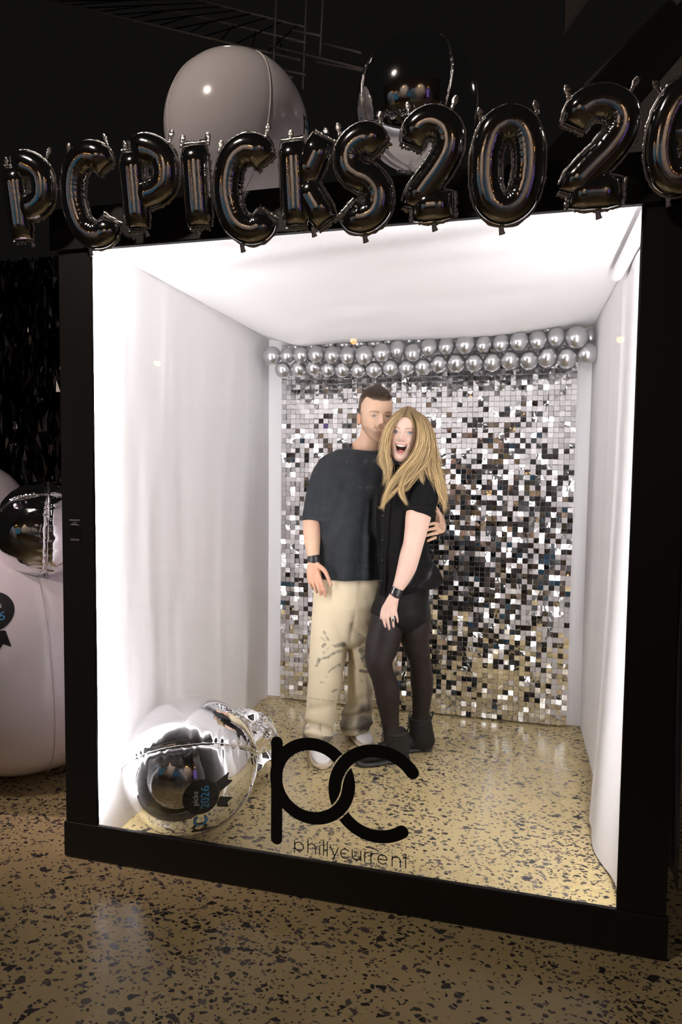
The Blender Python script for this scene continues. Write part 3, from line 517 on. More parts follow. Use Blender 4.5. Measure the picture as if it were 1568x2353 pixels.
def letter(ch, x0, x1, z0, z1, y, label, yaw=0, tw=.040, td=.036, tilt=0):
    t = empty('foil_letter_balloon' if ch.isalpha() else 'foil_number_balloon', ((x0+x1)/2, y, z0), label, 'balloon', 'foil balloon sign over the booth'); mb = MB(); sm = MB(); wd, ht = x1-x0-2*tw, z1-z0-2*tw
    ca, sa = math.cos(yaw), math.sin(yaw); ct_, st_ = math.cos(tilt), math.sin(tilt); xm, zm = (x0+x1)/2, (z0+z1)/2
    def place(V):
        V = np.asarray(V).copy(); x = V[:, 0]-xm; z = V[:, 2]-zm; x, z = x*ct_-z*st_, x*st_+z*ct_; yy = V[:, 1]; yy, z = yy*math.cos(.20)-z*math.sin(.20), yy*math.sin(.20)+z*math.cos(.20); return np.column_stack([xm+x*ca-yy*sa, y+x*sa+yy*ca, zm+z])
    for si, st in enumerate(GLY[ch]):
        Q = np.array([(x0+tw+a*wd, z0+tw+b*ht) for a, b in st]); closed = ch == '0'
        m = 120 if len(st) > 3 else 60
        if closed: Q = np.vstack([Q[-3:-1], Q, Q[1:3]]); C = cr(Q, m+48); a_ = int(round(2/(len(Q)-1)*(m+47))); C = C[a_:-a_]
        else: C = cr(Q, m)
        s = np.r_[0, np.cumsum(np.hypot(*np.diff(C, axis=0).T))]; L = s[-1]; m = int(L/.0028)+2; u = np.linspace(0, L, m); C = np.column_stack([np.interp(u, s, C[:, 0]), np.interp(u, s, C[:, 1])])
        for _ in range(6): C[1:-1] = .25*C[:-2]+.5*C[1:-1]+.25*C[2:]
        T = norm(np.gradient(C, axis=0)); Nn = np.column_stack([-T[:, 1], T[:, 0]]); n = 32; th = np.arange(n)/n*2*math.pi
        e = np.minimum(u, L-u) if not closed else np.full(m, 1.); dz = np.sqrt(np.clip(e/.050, 0, 1)*(2-np.clip(e/.050, 0, 1))); wz = .80+.20*np.clip(e/.035, 0, 1)
        sd = hash(ch) % 7 if False else ord(ch) % 7
        pl = vn(np.column_stack([u*150, 0*u+si, 0*u+.3]), 1, sd); pl2 = vn(np.column_stack([u*150, 0*u+si, 0*u+7.7]), 1, sd)
        cv = np.cross(np.column_stack([T, 0*u])[:-1], np.column_stack([T, 0*u])[1:])[:, 2]; cv = np.r_[cv, cv[-1]]/np.gradient(u); cv = np.convolve(cv, np.ones(9)/9, 'same')
        kin = np.clip(.35+cv*.05, .12, 1.1); kout = np.clip(.35-cv*.05, .12, 1.1)          # pleats gather on the inside of bends
        cs, sn = np.cos(th)[None], np.sin(th)[None]; wr = np.where(cs > 0, kin[:, None]*pl[:, None], kout[:, None]*pl2[:, None])*np.abs(cs)**3
        A = tw*wz[:, None]*np.sign(cs)*np.abs(cs)**.92*(1+.03*wr); B = td*dz[:, None]*np.sign(sn)*np.abs(sn)**.85*(1+.16*wr)+.0012*sn
        V = np.stack([C[:, :1]+Nn[:, :1]*A, B, C[:, 1:]+Nn[:, 1:]*A], -1).reshape(-1, 3); F = gridF(m, n)
        if not closed: F += [tuple(range(n))[::-1], tuple((m-1)*n+j for j in range(n))]
        mb.add(place(V), F)
        for sg, kk, p_ in ((1, kin, pl), (-1, kout, pl2)):
            w0 = tw*wz*.985; w1 = tw*wz+.0050+.003*p_; yy = .0035*p_*(.5+kk); R = np.stack([np.column_stack([C+Nn*sg*w0[:, None], 0*u-.0009]), np.column_stack([C+Nn*sg*w1[:, None], yy-.0007]), np.column_stack([C+Nn*sg*w1[:, None], yy+.0007]), np.column_stack([C+Nn*sg*w0[:, None], 0*u+.0009])], 1)[..., [0, 2, 1]]
            keep = np.ones(m, bool); other = [k for k in range(len(GLY[ch])) if k != si]
            for k in other:
                Q2 = cr(np.array([(x0+tw+a*wd, z0+tw+b*ht) for a, b in GLY[ch][k]]), 80); dd = np.min(np.hypot(*(C[:, None]+Nn[:, None]*sg*w1[:, None, None]-Q2[None]).transpose(2, 0, 1)), 1); keep &= dd > tw*1.0
            i0 = 0; idx = np.flatnonzero(np.diff(np.r_[0, keep.astype(int), 0]))
            for a, b in zip(idx[::2], idx[1::2]):
                if b-a > 4: sm.add(place(R[a:b].reshape(-1, 3)), gridF(b-a, 4))
        if not closed:
            for en in (0, m-1):
                dr = -T[0] if en == 0 else T[-1]; q = np.linspace(-1, 1, 24); pw = vn(np.column_stack([q*9, 0*q+en, 0*q]), 1, sd); o0 = C[en]+Nn[en]*(q*tw*.80)[:, None]; o1 = o0+dr*(.012+.006*pw)[:, None]; yy = .006*pw
                R = np.stack([np.column_stack([o0, 0*q-.003]), np.column_stack([o1, yy-.0007]), np.column_stack([o1, yy+.0007]), np.column_stack([o0, 0*q+.003])], 1)[..., [0, 2, 1]]; sm.add(place(R.reshape(-1, 3)), gridF(24, 4))
    mb.build('body', M['dark_foil'], t, True); sm.build('seam', M['dark_seam'], t, True)
    AV = np.concatenate(mb.V)
    for fx in (.2, .78):
        xx = x0+fx*(x1-x0)+random.uniform(-.01, .01); top = AV[np.abs(AV[:, 0]-xx) < .012][:, 2].max()-.002; a = random.uniform(-.5, .5); p0 = P3(xx, 0, top); dv = P3(math.sin(a), .1, math.cos(a))
        V, F = loft([p0, p0+dv*.012, p0+dv*.024, p0+dv*.036], [.006, .006, .010, .006], [.0015]*4, m=9, n=12, ref=P3(1, 0, 0)); mk('hanging_tab', place(V), F, M['dark_seam'], t)
    xx = (x0+x1)/2+random.uniform(-.03, .03); p0 = P3(xx, 0, AV[np.abs(AV[:, 0]-xx) < .012][:, 2].min()+.003); V, F = loft([p0, p0-P3(0, 0, .014), p0-P3(-.003, 0, .026)], [.009, .007, .009], [.0015]*3, m=7, n=12, ref=P3(1, 0, 0)); mk('valve_tab', place(V), F, M['dark_seam'], t)
LB = [('P', 8, 135, 350, 574, 'P, leftmost of the sign'), ('C', 140, 280, 332, 566, 'C, between the two letters P'), ('P', 270, 422, 312, 550, 'P, next to the letter I'), ('I', 418, 490, 305, 548, 'I, beside the white balloon'), ('C', 490, 645, 315, 555, 'C, between I and K'), ('K', 638, 785, 292, 543, 'K, in the middle of the sign'), ('S', 762, 910, 290, 528, 'S, last letter before the digits'), ('2', 908, 1078, 252, 508, '2, first digit of the year'), ('0', 1078, 1256, 252, 508, '0, second digit of the year'), ('2', 1268, 1480, 205, 478, '2, third digit of the year'), ('6', 1478, 1650, 185, 440, '6, cut off by the right edge')]
for i, (ch, xa, xb, ya, yb, lab) in enumerate(LB):
    y = -.095+.012*(i % 2)-(.02 if ch == 'S' else 0); a = at(xa, (ya+yb)/2, y); b = at(xb, (ya+yb)/2, y); a[0] -= .013; b[0] += .013; xm = (xa+xb)/2; z1 = at(xm, ya, y)[2]+.010; z0 = at(xm, yb, y)[2]-.016
    letter(ch, a[0], b[0], z0, z1, y, 'dark chrome foil balloon shaped like %s' % lab if ch.isalpha() else 'dark chrome foil number balloon %s' % lab, yaw=random.uniform(-.08, .08), tilt=random.uniform(-.02, .02)-.01, tw=min(.046, (b[0]-a[0])*.42) if ch == 'I' else .0445)
# ================================================================== people
M['skin'] = vcol('skin', .48, .35, .05, 500, sss=.08, dist=.0006)
M['eye'] = vcol('eye', .12, .5)
M['hair'] = vcol('hair', .38, .45)
M['tee'] = vcol('washed_black_cotton', .9, .10, .35, 700, sheen=.06, dist=.0008)
M['denim'] = vcol('printed_cream_denim', .8, .2, .4, 600, dist=.0008)
M['black_shirt'] = vcol('black_cotton_shirt', .8, .12, .25, 500, dist=.0006)
M['tights'] = vcol('sheer_black_tights', .6, .25)
M['leather_white'] = vcol('white_leather', .4, .4, .1, 300, dist=.0005)
M['boot'] = plain('black_nubuck', (.013, .0122, .0116), .62, 0, .22, .4, 160, dist=.001)
M['gum'] = plain('cream_rubber_sole', (.60, .50, .36), .55)
M['lace'] = plain('white_lace', (.75, .73, .70), .7); M['blace'] = plain('black_lace', (.012, .012, .012), .7)
M['watch'] = plain('black_watch_band', (.012, .012, .013), .4); M['pinkband'] = plain('pink_bracelet', (.62, .38, .34), .4)
M['tooth'] = plain('tooth_enamel', (.86, .82, .74), .25); M['gem'] = plain('ring_stone', (.85, .83, .80), .12, 1)
def floorpt(px, py):
    d = fw*FPX+rt*(px-784)-up*(py-1176.5); p = CAM+d*(-CAM[2])/d[2]; return p
def g2(x, z, x0, z0, sx, sz): return np.exp(-.5*((x-x0)/sx)**2-.5*((z-z0)/sz)**2)
def segd(x, z, a, b): return seg(x, z, a, b)
HZ = np.array([-.35, 0, .8, 2, 3.5, 5, 6.5, 8, 9.5, 11, 12.5, 14, 16, 18, 19.5, 21, 22.2, 22.9, 23.2])
def head(c, s, X, Fd, Z, o):
    """a head: c = point of the chin base axis, s = metres per unit (cm), X/Fd/Z its axes. Returns mesh, colours and helpers"""
    W_ = np.array([.6, 1.9, 3.1, 4.2, 5.05, 5.6, 6.1, 6.5, 6.85, 7.05, 7.2, 7.25, 7.4, 7.25, 6.75, 5.6, 3.9, 2.1, .2])*o.get('wide', 1)
    jw = o.get('jaw', 1); W_[:7] *= np.linspace(jw, 1, 7)
    Fr = np.array([7.7, 8.5, 9.0, 9.05, 8.75, 8.85, 8.95, 8.95, 8.95, 8.95, 9.0, 9.3, 9.3, 8.75, 7.9, 6.3, 4.3, 2.3, .3]); Bk = np.array([6.4, 5.0, 3.2, 1.0, -1.5, -4.0, -6.0, -7.4, -8.3, -8.9, -9.3, -9.6, -9.8, -9.5, -8.8, -7.4, -5.2, -2.9, -.4])
    m, n = 190, 210; zz = np.concatenate([np.linspace(-.35, 1, 16)[:-1], np.linspace(1, 15, 120)[:-1], np.linspace(15, 23.2, 56)])
    from_ = np.column_stack([HZ, W_, Fr, Bk]); dense = cr(from_, 400); wz = np.interp(zz, dense[:, 0], dense[:, 1]); fz = np.interp(zz, dense[:, 0], dense[:, 2]); bz = np.interp(zz, dense[:, 0], dense[:, 3]); m = len(zz)
    t = np.linspace(-1, 1, n, endpoint=False); ph = math.pi*(t*.45+.55*t**3)
    ex = np.interp(zz, [0, 3, 8, 14, 23], [2.5, 2.5, 2.35, 2.2, 2.0])[:, None]; sn, cs = np.sin(ph)[None], np.cos(ph)[None]
    x = wz[:, None]*np.sign(sn)*np.abs(sn)**(2/ex); y = ((fz+bz)/2)[:, None]+((fz-bz)/2)[:, None]*np.sign(cs)*np.abs(cs)**(2/ex); z = np.repeat(zz[:, None], n, 1)
    front = np.clip((cs+.1)*1.4, 0, 1)+0*z; front = front*front*(3-2*front); ez, nz, mz = o['ez'], o['nz'], o['mz']; ax = np.abs(x); d = 0*x
    d += .32*g2(ax, z, 2.9, ez+1.75, 1.9, .5)-.85*g2(ax, z, 3.25, ez+.05, 1.45, .85)+.28*g2(ax, z, 3.3, ez+.62, 1.3, .28)+.12*g2(ax, z, 3.2, ez-.75, 1.3, .35)
    A = np.interp(z, [nz-1.0, nz-.5, nz, nz+.5, nz+1.2, nz+2.6, ez+.6, ez+1.6], [0, .85, 2.0, 2.2, 1.75, 1.15, .62, .1]); sg = np.interp(z, [nz-.8, nz+.2, nz+1.6, ez+1], [1.05, .98, .72, .62])
    d += o.get('nose', 1)*A*np.exp(-.5*(x/sg)**2)+.75*g2(ax, z, 1.35, nz-.25, .48, .48)-.18*g2(ax, z, .62, nz-.85, .30, .20)
    d += .42*g2(ax, z, 4.3, nz+.3, 1.5, 1.5)-.16*np.exp(-.5*(segd(ax, z, (1.9, nz+.1), (o['mw']+.7, mz))/.28)**2)+.5*g2(x, z, 0, 1.5, 1.5, 1.0)-.28*g2(x, z, 0, o['mb']-1.25, 1.7, .45)
    # mouth
    mw = o['mw']; k = o['smile']; cz = mz+k*x*x
    if o['open']:
        hgt = o['open']*np.sqrt(np.clip(1-(x/mw)**2, 0, 1)); topz = cz+.30*np.clip(1-(x/mw)**2, 0, 1); botz = topz-hgt; inside = (z < topz) & (z > botz) & (ax < mw) & (cs > 0)
        dm = np.minimum(np.minimum(topz-z, z-botz), (mw-ax)); dep = np.clip(dm/.22, 0, 1); d = np.where(inside, d-2.6*dep, d)
        lipT = np.exp(-.5*((z-topz-.32)/.26)**2)*(ax < mw+.3); lipB = np.exp(-.5*((z-botz+.36)/.30)**2)*(ax < mw*.86); d += np.where(inside, 0, .30*lipT*np.clip(1-(x/(mw+.3))**4, 0, 1)+.42*lipB*np.clip(1-(x/mw)**2, 0, 1))
    else:
        topz = cz; botz = cz; inside = np.zeros(x.shape, bool); lipT = np.exp(-.5*((z-cz-.34)/.24)**2)*np.clip(1.1-(x/mw)**2, 0, 1); lipB = np.exp(-.5*((z-cz+.46)/.30)**2)*np.clip(1-(x/(mw*.9))**2, 0, 1)
        d += .22*lipT+.34*lipB-.36*np.exp(-.5*((z-cz)/.13)**2)*(ax < mw+.2)
    y = y+d*front; L = np.stack([x, y, z], -1).reshape(-1, 3)
    V = c+s*(L[:, :1]*X+L[:, 1:2]*Fd+L[:, 2:]*Z); F = gridF(m, n); F += [tuple(range(n))[::-1], tuple((m-1)*n+j for j in range(n))]
    # colours
    xf, zf, af = L[:, 0], L[:, 2], np.abs(L[:, 0]); fr = front.ravel(); C = np.tile(np.array(o['skin']), (len(L), 1)).astype(float)
    def mixc(w_, col): nonlocal C; w_ = np.clip(w_, 0, 1)[:, None]; C = C*(1-w_)+np.array(col)*w_
    mixc(.38*fr*g2(af, zf, 4.3, nz+.4, 1.5, 1.4)+.25*fr*g2(xf, zf, 0, nz-.1, 1.1, .8), o['flush'])
    nzz = .5+.5*vn(L*np.array([1.2, 1.2, 1.2]), 3.0, 3)
    if o.get('stubble'):
        jawr = np.clip((mz+.1+.62*np.clip(af-2.4, 0, 9)-zf)/1.6, 0, 1)*np.clip((L[:, 1]+3)/3, 0, 1); must = fr*np.exp(-.5*((zf-mz-.88-.02*xf*xf)/.26)**2)*np.clip((3.0-af)*2, 0, 1); bg = fr*g2(xf, zf, 0, 1.9, 2.0, 1.3)
        side = np.clip(1-np.abs(L[:, 1]-1.2)/1.8, 0, 1)*(zf < 13)*(zf > 5)*(af > 5.5)*.8
        mixc(o['stubble']*(jawr*.75+must*.75+bg*.55+side)*(.65+.5*nzz), o['beard'])
    lipw = np.clip(lipT.ravel()+lipB.ravel(), 0, 1)*fr; mixc(.75*lipw, o['lip'])
    if o['open']: mixc(inside.ravel()*1.0*np.clip(dep.ravel()*1.6, 0, 1), (.10, .022, .02))
    else: mixc(fr*np.exp(-.5*((zf-cz.ravel())/.11)**2)*(af < mw+.2), (.17, .06, .045)); mixc(fr*np.exp(-.5*((zf-cz.ravel()-.02)/.12)**2)*np.clip(1.2-(af/(mw*.62))**6, 0, 1)*.9, (.72, .62, .54))
    bz_ = ez+1.62+.38*np.clip(1-((af-3.6)/2.2)**2, -.9, 1); mixc(o['brow']*fr*np.exp(-.5*((zf-bz_)/(.27-.03*(af-1.6)))**2)*np.clip((af-1.15)*3, 0, 1)*np.clip((5.3-af)*2, 0, 1)*(.7+.5*nzz), o['browc'])
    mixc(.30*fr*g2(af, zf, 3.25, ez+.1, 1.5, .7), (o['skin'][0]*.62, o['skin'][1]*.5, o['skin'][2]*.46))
    mixc(.35*fr*g2(af, zf, .62, nz-.85, .24, .13), (.12, .05, .04))
    sc = scalp(L, o); mixc(sc*.92, o['hairc'])
    return V, F, C, L, sc
def scalp(L, o):
    x, y, z = np.abs(L[:, 0]), L[:, 1], L[:, 2]; line = o['hl']+np.where(y > 0, -o['tmp']*np.clip((x-3.6)/2.5, 0, 1)**1.2, 0)-np.clip((1.8-y)*2.2, 0, 7.5)+o.get('peak', 0)*np.exp(-(x/1.5)**2)-np.clip((x-5.3)/1.0, 0, 1)*np.clip((4.5-y)/2, 0, 1)*3.0
    return np.clip((z-line)*1.6+.5, 0, 1)
def ear(c, s, X, Fd, Z, side, z0=11.6):
    n, m = 26, 14; V = []; F = gridF(m, n)
    for i in range(m):
        t = i/(m-1)
        for j in range(n):
            a = j/n*2*math.pi; rr = (1+.08*math.cos(a)-.12*math.sin(a)*(math.sin(a) < 0)); ey = rr*1.35*math.cos(a)*(1-.18*(math.sin(a) < -.3)); ezz = rr*2.5*math.sin(a)
            prof = [0.05, .3, .55, .72, .80, .86, .92, .97, 1.0, 1.0, .96, .9, .8, .6][i]; h = [.15, .12, .1, .2, .5, .75, .85, .8, .62, .35, .1, -.1, -.3, -.5][i]
            V.append((side*(7.05+h*.9+.35*(-ey*prof)*.8), -1.0+ey*prof, z0+ezz*prof))
    L = np.array(V); return c+s*(L[:, :1]*X+L[:, 1:2]*Fd+L[:, 2:]*Z), F+[tuple(range(n))]
def eyes(c, s, X, Fd, Z, L, o, parent, gaze=0.0):
    ez = o['ez']; fr = L[L[:, 1] > 4]
    for sd in (-1, 1):
        nu, nv = 41, 25; u, v = np.meshgrid(np.linspace(-1, 1, nu), np.linspace(0, 1, nv), indexing='ij'); hw_ = o['ew']; top = o['eo']*.62*(1-np.abs(u)**2.2)+.10*u*sd; bot = -o['eo']*.38*(1-np.abs(u)**2.4)+.10*u*sd
        x = sd*3.2+u*hw_; z = ez+bot+(top-bot)*v; P = np.column_stack([x.ravel(), z.ravel()]); dd = ((P[:, None]-fr[None][:, :, [0, 2]])**2).sum(2); i4 = np.argpartition(dd, 4, axis=1)[:, :4]; wts = 1/(np.take_along_axis(dd, i4, 1)+.01); ys = (fr[i4, 1]*wts).sum(1)/wts.sum(1)
        yy = ys+.05+.22*(1-np.clip(u.ravel()**2, 0, 1)); r = np.hypot(x.ravel()-sd*3.2-gaze, z.ravel()-ez-.08); C = np.tile(np.array([.50, .47, .45]), (nu*nv, 1)); C[r < .60] = o['iris'][0]; C[r < .50] = o['iris'][1]; C[r < .23] = (.008, .008, .008)
        C[np.hypot(x.ravel()-sd*3.2-gaze+.17, z.ravel()-ez-.28) < .10] = (.95, .95, .95); C[(v.ravel() > .86)] = o['lash']; C[(v.ravel() < .07)] = o['lash2']; C[np.abs(u.ravel()) > .93] = o['lash2']  # white dot paints a catchlight onto the iris
        Lc = np.column_stack([x.ravel(), yy, z.ravel()]); mk('eye', c+s*(Lc[:, :1]*X+Lc[:, 1:2]*Fd+Lc[:, 2:]*Z), gridF(nu, nv, False), M['eye'], parent, True, C)
def strands(curves, rad, cols, name, parent, sides=3):
    """many thin tapering locks as one hair mesh"""
    mb = MB(); ang = np.arange(sides)/sides*2*math.pi
    for Pc, r, col in zip(curves, rad, cols):
        T = norm(np.gradient(Pc, axis=0)); a = norm(np.cross(T, P3(.3, -.9, .2))); b = np.cross(T, a); k = len(Pc); tp = np.sin(np.clip(np.linspace(1.0, .03, k)*1.9, 0, math.pi/2))
        V = Pc[:, None]+(a[:, None]*np.cos(ang)[None, :, None]+b[:, None]*np.sin(ang)[None, :, None])*(r*tp)[:, None, None]; mb.add(V.reshape(-1, 3), gridF(k, sides), 0, np.repeat(col if np.ndim(col) == 2 else np.tile(col, (k, 1)), sides, 0))
    return mb.build(name, M['hair'], parent, True)
def finger(pts, r0_, r1_):
    P = [at(*p) for p in pts]; k = mpp(P[0]); rr = np.linspace(r0_, r1_, len(P))*k; return loft(P, rr, rr, m=14, n=12)
def nail(p, q, r, parent, col):
    P0, P1 = at(*p), at(*q); dv = norm(P1-P0); c = P1-fw*r*mpp(P1)*.85-dv*.002; k = r*mpp(P1); V, F = ico((0, 0, 0), 1, 2); a = norm(np.cross(dv, fw)); return mk('fingernail', c+V[:, :1]*a*k*.72+V[:, 1:2]*dv*k*1.0+V[:, 2:]*fw*k*.35, F, col, parent)
def bend(P, axis_pts): return P
# ------------------------------------------------------------------ shoes
def shoe_solid(heel, toe, wid, prof, ground=.0, n=22):
    """rings along the foot: prof rows (t, half width, top height, bottom height)"""
    heel, toe = np.asarray(heel), np.asarray(toe); dv = norm(toe-heel); L = np.linalg.norm(toe-heel); sd = np.cross(dv, P3(0, 0, 1)); Q = cr(prof, 40); V = []
    th = np.arange(n)/n*2*math.pi
    for t, hw_, top, bot in Q:
        c = np.cos(th); s_ = np.sin(th); c = np.sign(c)*np.abs(c)**.75; s_ = np.sign(s_)*np.abs(s_)**.7; zc, zh = (top+bot)/2, (top-bot)/2
        for a, b in zip(c, s_):
            nar = 1-.30*max(0, b)**1.5; V.append(heel+dv*(t*L)+sd*(a*hw_*wid*nar)+P3(0, 0, ground+zc+b*zh))
    m = len(Q); return np.array(V), gridF(m, n)+[tuple(range(n))[::-1], tuple((m-1)*n+j for j in range(n))]
def lace_tube(pts, r, name, parent, mat): return mk(name, *loft(pts, r, r, m=18, n=8, ref=P3(.2, .3, .9)), mat, parent)
def sneaker(heel, toe, parent, side):
    heel, toe = np.asarray(heel)*P3(1, 1, 0), np.asarray(toe)*P3(1, 1, 0); dv = norm(toe-heel); L = np.linalg.norm(toe-heel); sd = np.cross(dv, P3(0, 0, 1)); W = .046
    up_ = shoe_solid(heel, toe, W, [(.0, .45, .085, .02), (.04, .66, .10, .02), (.15, .74, .115, .02), (.32, .76, .12, .02), (.45, .82, .108, .02), (.60, .95, .082, .02), (.75, 1.0, .066, .02), (.88, .92, .056, .02), (.97, .66, .045, .02), (1.0, .30, .035, .02)])
    V, F = fuse([up_], .004, 3); tt = ((V-heel)@dv)/L; lat = (V-heel)@sd; C = np.tile(np.array([.74, .72, .70]), (len(V), 1))
    sw = np.zeros(len(V), bool)                                  # black curved side mark
    for sgn in (-1, 1):
        c0 = .035+.05*(np.clip((.62-tt)/.45, 0, 1))**1.6; sw |= (lat*sgn > .018) & (tt > .10) & (tt < .62) & (V[:, 2] > c0-.004) & (V[:, 2] < c0+.020*np.clip((tt-.08)/.4, 0, 1)+.004)
    C[sw] = (.02, .02, .02); C[(tt < .06) & (V[:, 2] > .06)] = (.03, .03, .03)
    seam = (np.abs(tt-.70-.06*(lat/.04)**2) < .006) & (V[:, 2] > .04); C[seam] = (.45, .43, .41)
    t = mk('sneaker', V, F, M['leather_white'], parent, True, C)
    mk('sole', *fuse([shoe_solid(heel-dv*.004, toe+dv*.006, W*1.08, [(.0, .5, .032, .001), (.05, .76, .033, .001), (.2, .82, .032, .001), (.45, .88, .030, .001), (.65, 1.02, .030, .001), (.8, 1.03, .030, .001), (.93, .84, .031, .001), (1.0, .36, .031, .001)])], .004, 2), M['gum'], t)
    for k in range(5):
        u = .42+.07*k; zt = np.interp(u, [.42, .6, .75], [.114, .086, .070]); c = heel+dv*(u*L); w_ = .022; lace_tube([c-sd*w_+P3(0, 0, zt-.008), c+P3(0, 0, zt+.004), c+sd*w_+dv*.01+P3(0, 0, zt-.008)], .003, 'lace', t, M['lace'])
    tn = heel+dv*(.40*L); mk('tongue', *loft([tn+dv*.03+P3(0, 0, .108), tn+P3(0, 0, .125), tn-dv*.012+P3(0, 0, .142)], [.024, .026, .022], [.006]*3, m=10, n=16, ref=sd), M['lace'], t)
    return t
def boot(heel, toe, ankle_top, parent, rshaft):
    heel, toe = np.asarray(heel)*P3(1, 1, 0), np.asarray(toe)*P3(1, 1, 0); dv = norm(toe-heel); L = np.linalg.norm(toe-heel); sd = np.cross(dv, P3(0, 0, 1)); W = .045
    foot = shoe_solid(heel, toe, W, [(.0, .5, .09, .02), (.05, .72, .115, .02), (.2, .80, .13, .02), (.36, .80, .13, .02), (.5, .84, .105, .02), (.65, .96, .085, .02), (.8, 1.0, .082, .02), (.92, .88, .074, .02), (1.0, .42, .055, .02)])
    a = heel+dv*(.22*L)+P3(0, 0, .05); tp = np.asarray(ankle_top); V, F = fuse([foot, loft([a, a*.5+tp*.5, tp], [rshaft*1.0, rshaft*.98, rshaft*.96], [rshaft*1.2, rshaft*1.1, rshaft*1.04], m=16, n=24, ref=sd, caps=(True, False))], .0045, 4)
    V = V+vnormals(V, F)*(.0022*vn(V*np.array([1, 1, 2.2]), 28, 2))[:, None]*np.clip((V[:, 2]-.05)/.05, 0, 1)[:, None]
    t = mk('boot', V, F, M['boot'], parent)
    mk('sole', *fuse([shoe_solid(heel-dv*.006, toe+dv*.008, W*1.10, [(.0, .56, .030, .001), (.06, .80, .031, .001), (.25, .84, .030, .001), (.45, .86, .028, .001), (.65, 1.0, .028, .001), (.82, 1.02, .030, .001), (.94, .86, .032, .001), (1.0, .42, .033, .001)])], .004, 2), M['rubber'], t)
    mk('collar', *loft([tp-P3(0, 0, .010), tp-P3(0, 0, .003), tp+P3(0, 0, .001)], [rshaft*.985]*3, [rshaft*1.065]*3, m=6, n=32, ref=sd, caps=(False, False)), M['boot'], t)
    for k in range(5):
        z = .085+k*.024; f = np.interp(z, [.08, .13, .2], [.56, .44, .36]); c = heel+dv*(f*L)+P3(0, 0, z)+dv*.012*(k > 1); w_ = .018; lace_tube([c-sd*w_, c+dv*.010+P3(0, 0, .006), c+sd*w_+P3(0, 0, .010)], .0026, 'lace', t, M['blace'])
        for sg in (-1, 1): mk('eyelet', *ico(c+sd*sg*.024-dv*.004, .0032, 1), M['steel'], t)
    c = heel+dv*(.40*L)+P3(0, 0, .185)
    for sg in (-1, 1): lace_tube([c, c+dv*.022+sd*sg*.018+P3(0, 0, .012), c+dv*.030+sd*sg*.030-P3(0, 0, .012), c+dv*.018+sd*sg*.016-P3(0, 0, .014), c], .0022, 'lace', t, M['blace'])
    b = tp-dv*rshaft*1.05; mk('pull_loop', *loft([b-P3(0, 0, .02), b-dv*.008+P3(0, 0, .008), b-dv*.014+P3(0, 0, .026), b-dv*.004+P3(0, 0, .02)], [.008]*4, [.002]*4, m=12, n=8, ref=sd), M['blace'], t)
    return t
def cloth(V, F, amp, sc, seed, aniso=(1, 1, 1)):
    Nn = vnormals(V, F); q = V*np.array(aniso); w_ = vn(q, sc, seed)+.5*vn(q, sc*2.1, seed+1); return V+Nn*(amp*w_)[:, None]
def hz(v): return norm(np.asarray(v, float))

# ------------------------------------------------------------------ the man
man = None
mX = hz(r0*.985+P3(-.0, .0, 0)); ya = math.radians(15)      # face turned a little to the viewer's right
mF0 = -P3(fw[0], fw[1], 0); mF0 = hz(mF0); mF = hz(mF0*math.cos(ya)+r0*math.sin(ya)); mX = hz(r0*math.cos(ya)-mF0*math.sin(ya)); mZ = hz(P3(0, 0, 1)+mF*.03+mX*.012); mF = hz(mF-mZ*(mF@mZ)); mX = hz(mX-mZ*(mX@mZ)-mF*(mX@mF))
so = .01085; oM = dict(ez=11.05, nz=7.8, mz=5.15, mw=2.45, mb=4.9, smile=.075, open=0, skin=(.585, .385, .27), flush=(.58, .33, .235), stubble=.85, beard=(.20, .105, .06), lip=(.42, .20, .16), brow=1.0, browc=(.21, .125, .065), hl=18.1, tmp=-2.2, peak=-.4, hairc=(.060, .040, .027), wide=.985, jaw=1.08, ew=1.32, eo=.74, iris=((.10, .12, .12), (.22, .27, .27)), lash=(.07, .04, .03), lash2=(.42, .25, .19))
cM = at(875, 1015, 1.085)-so*(8.6*mF); hV, hF, hC, hL, hS = head(cM, so, mX, mF, mZ, oM)
skinM = np.array(oM['skin'])
nk = plimb([(858, 950, 1.185, 27, .95), (857, 985, 1.185, 26.5, .95), (854, 1006, 1.195, 28, .95), (851, 1021, 1.203, 36, .88), (848, 1034, 1.210, 45, .74), (847, 1056, 1.215, 50, .66)], m=30, n=32)
arm = plimb([(748, 1085, 1.19, 24, 1), (735, 1130, 1.18, 23, 1), (720, 1185, 1.15, 21, 1), (717, 1215, 1.13, 20.5, .95), (718, 1245, 1.10, 18.5, .92), (720, 1270, 1.08, 15, .86), (721, 1290, 1.07, 13, .8)], m=36, n=24)
palm = plimb([(721, 1284, 1.072, 12.5, .8), (721, 1298, 1.066, 15, .66), (722, 1312, 1.060, 17.5, .52), (722, 1328, 1.056, 16.5, .46), (723, 1336, 1.055, 13, .45)], m=20, n=20)
fgs = [finger([(731, 1318, 1.050), (739, 1338, 1.040), (744, 1354, 1.042), (748, 1370, 1.052)], 4.9, 3.5), finger([(724, 1324, 1.048), (730, 1342, 1.036), (735, 1356, 1.040), (738, 1366, 1.052)], 4.9, 3.6), finger([(716, 1324, 1.052), (720, 1341, 1.042), (725, 1353, 1.047), (728, 1361, 1.058)], 4.7, 3.4), finger([(709, 1320, 1.058), (711, 1335, 1.052), (715, 1345, 1.057), (718, 1352, 1.066)], 4.1, 3.0), finger([(730, 1298, 1.058), (746, 1311, 1.046), (754, 1327, 1.042), (761, 1345, 1.044)], 6.2, 4.0)]
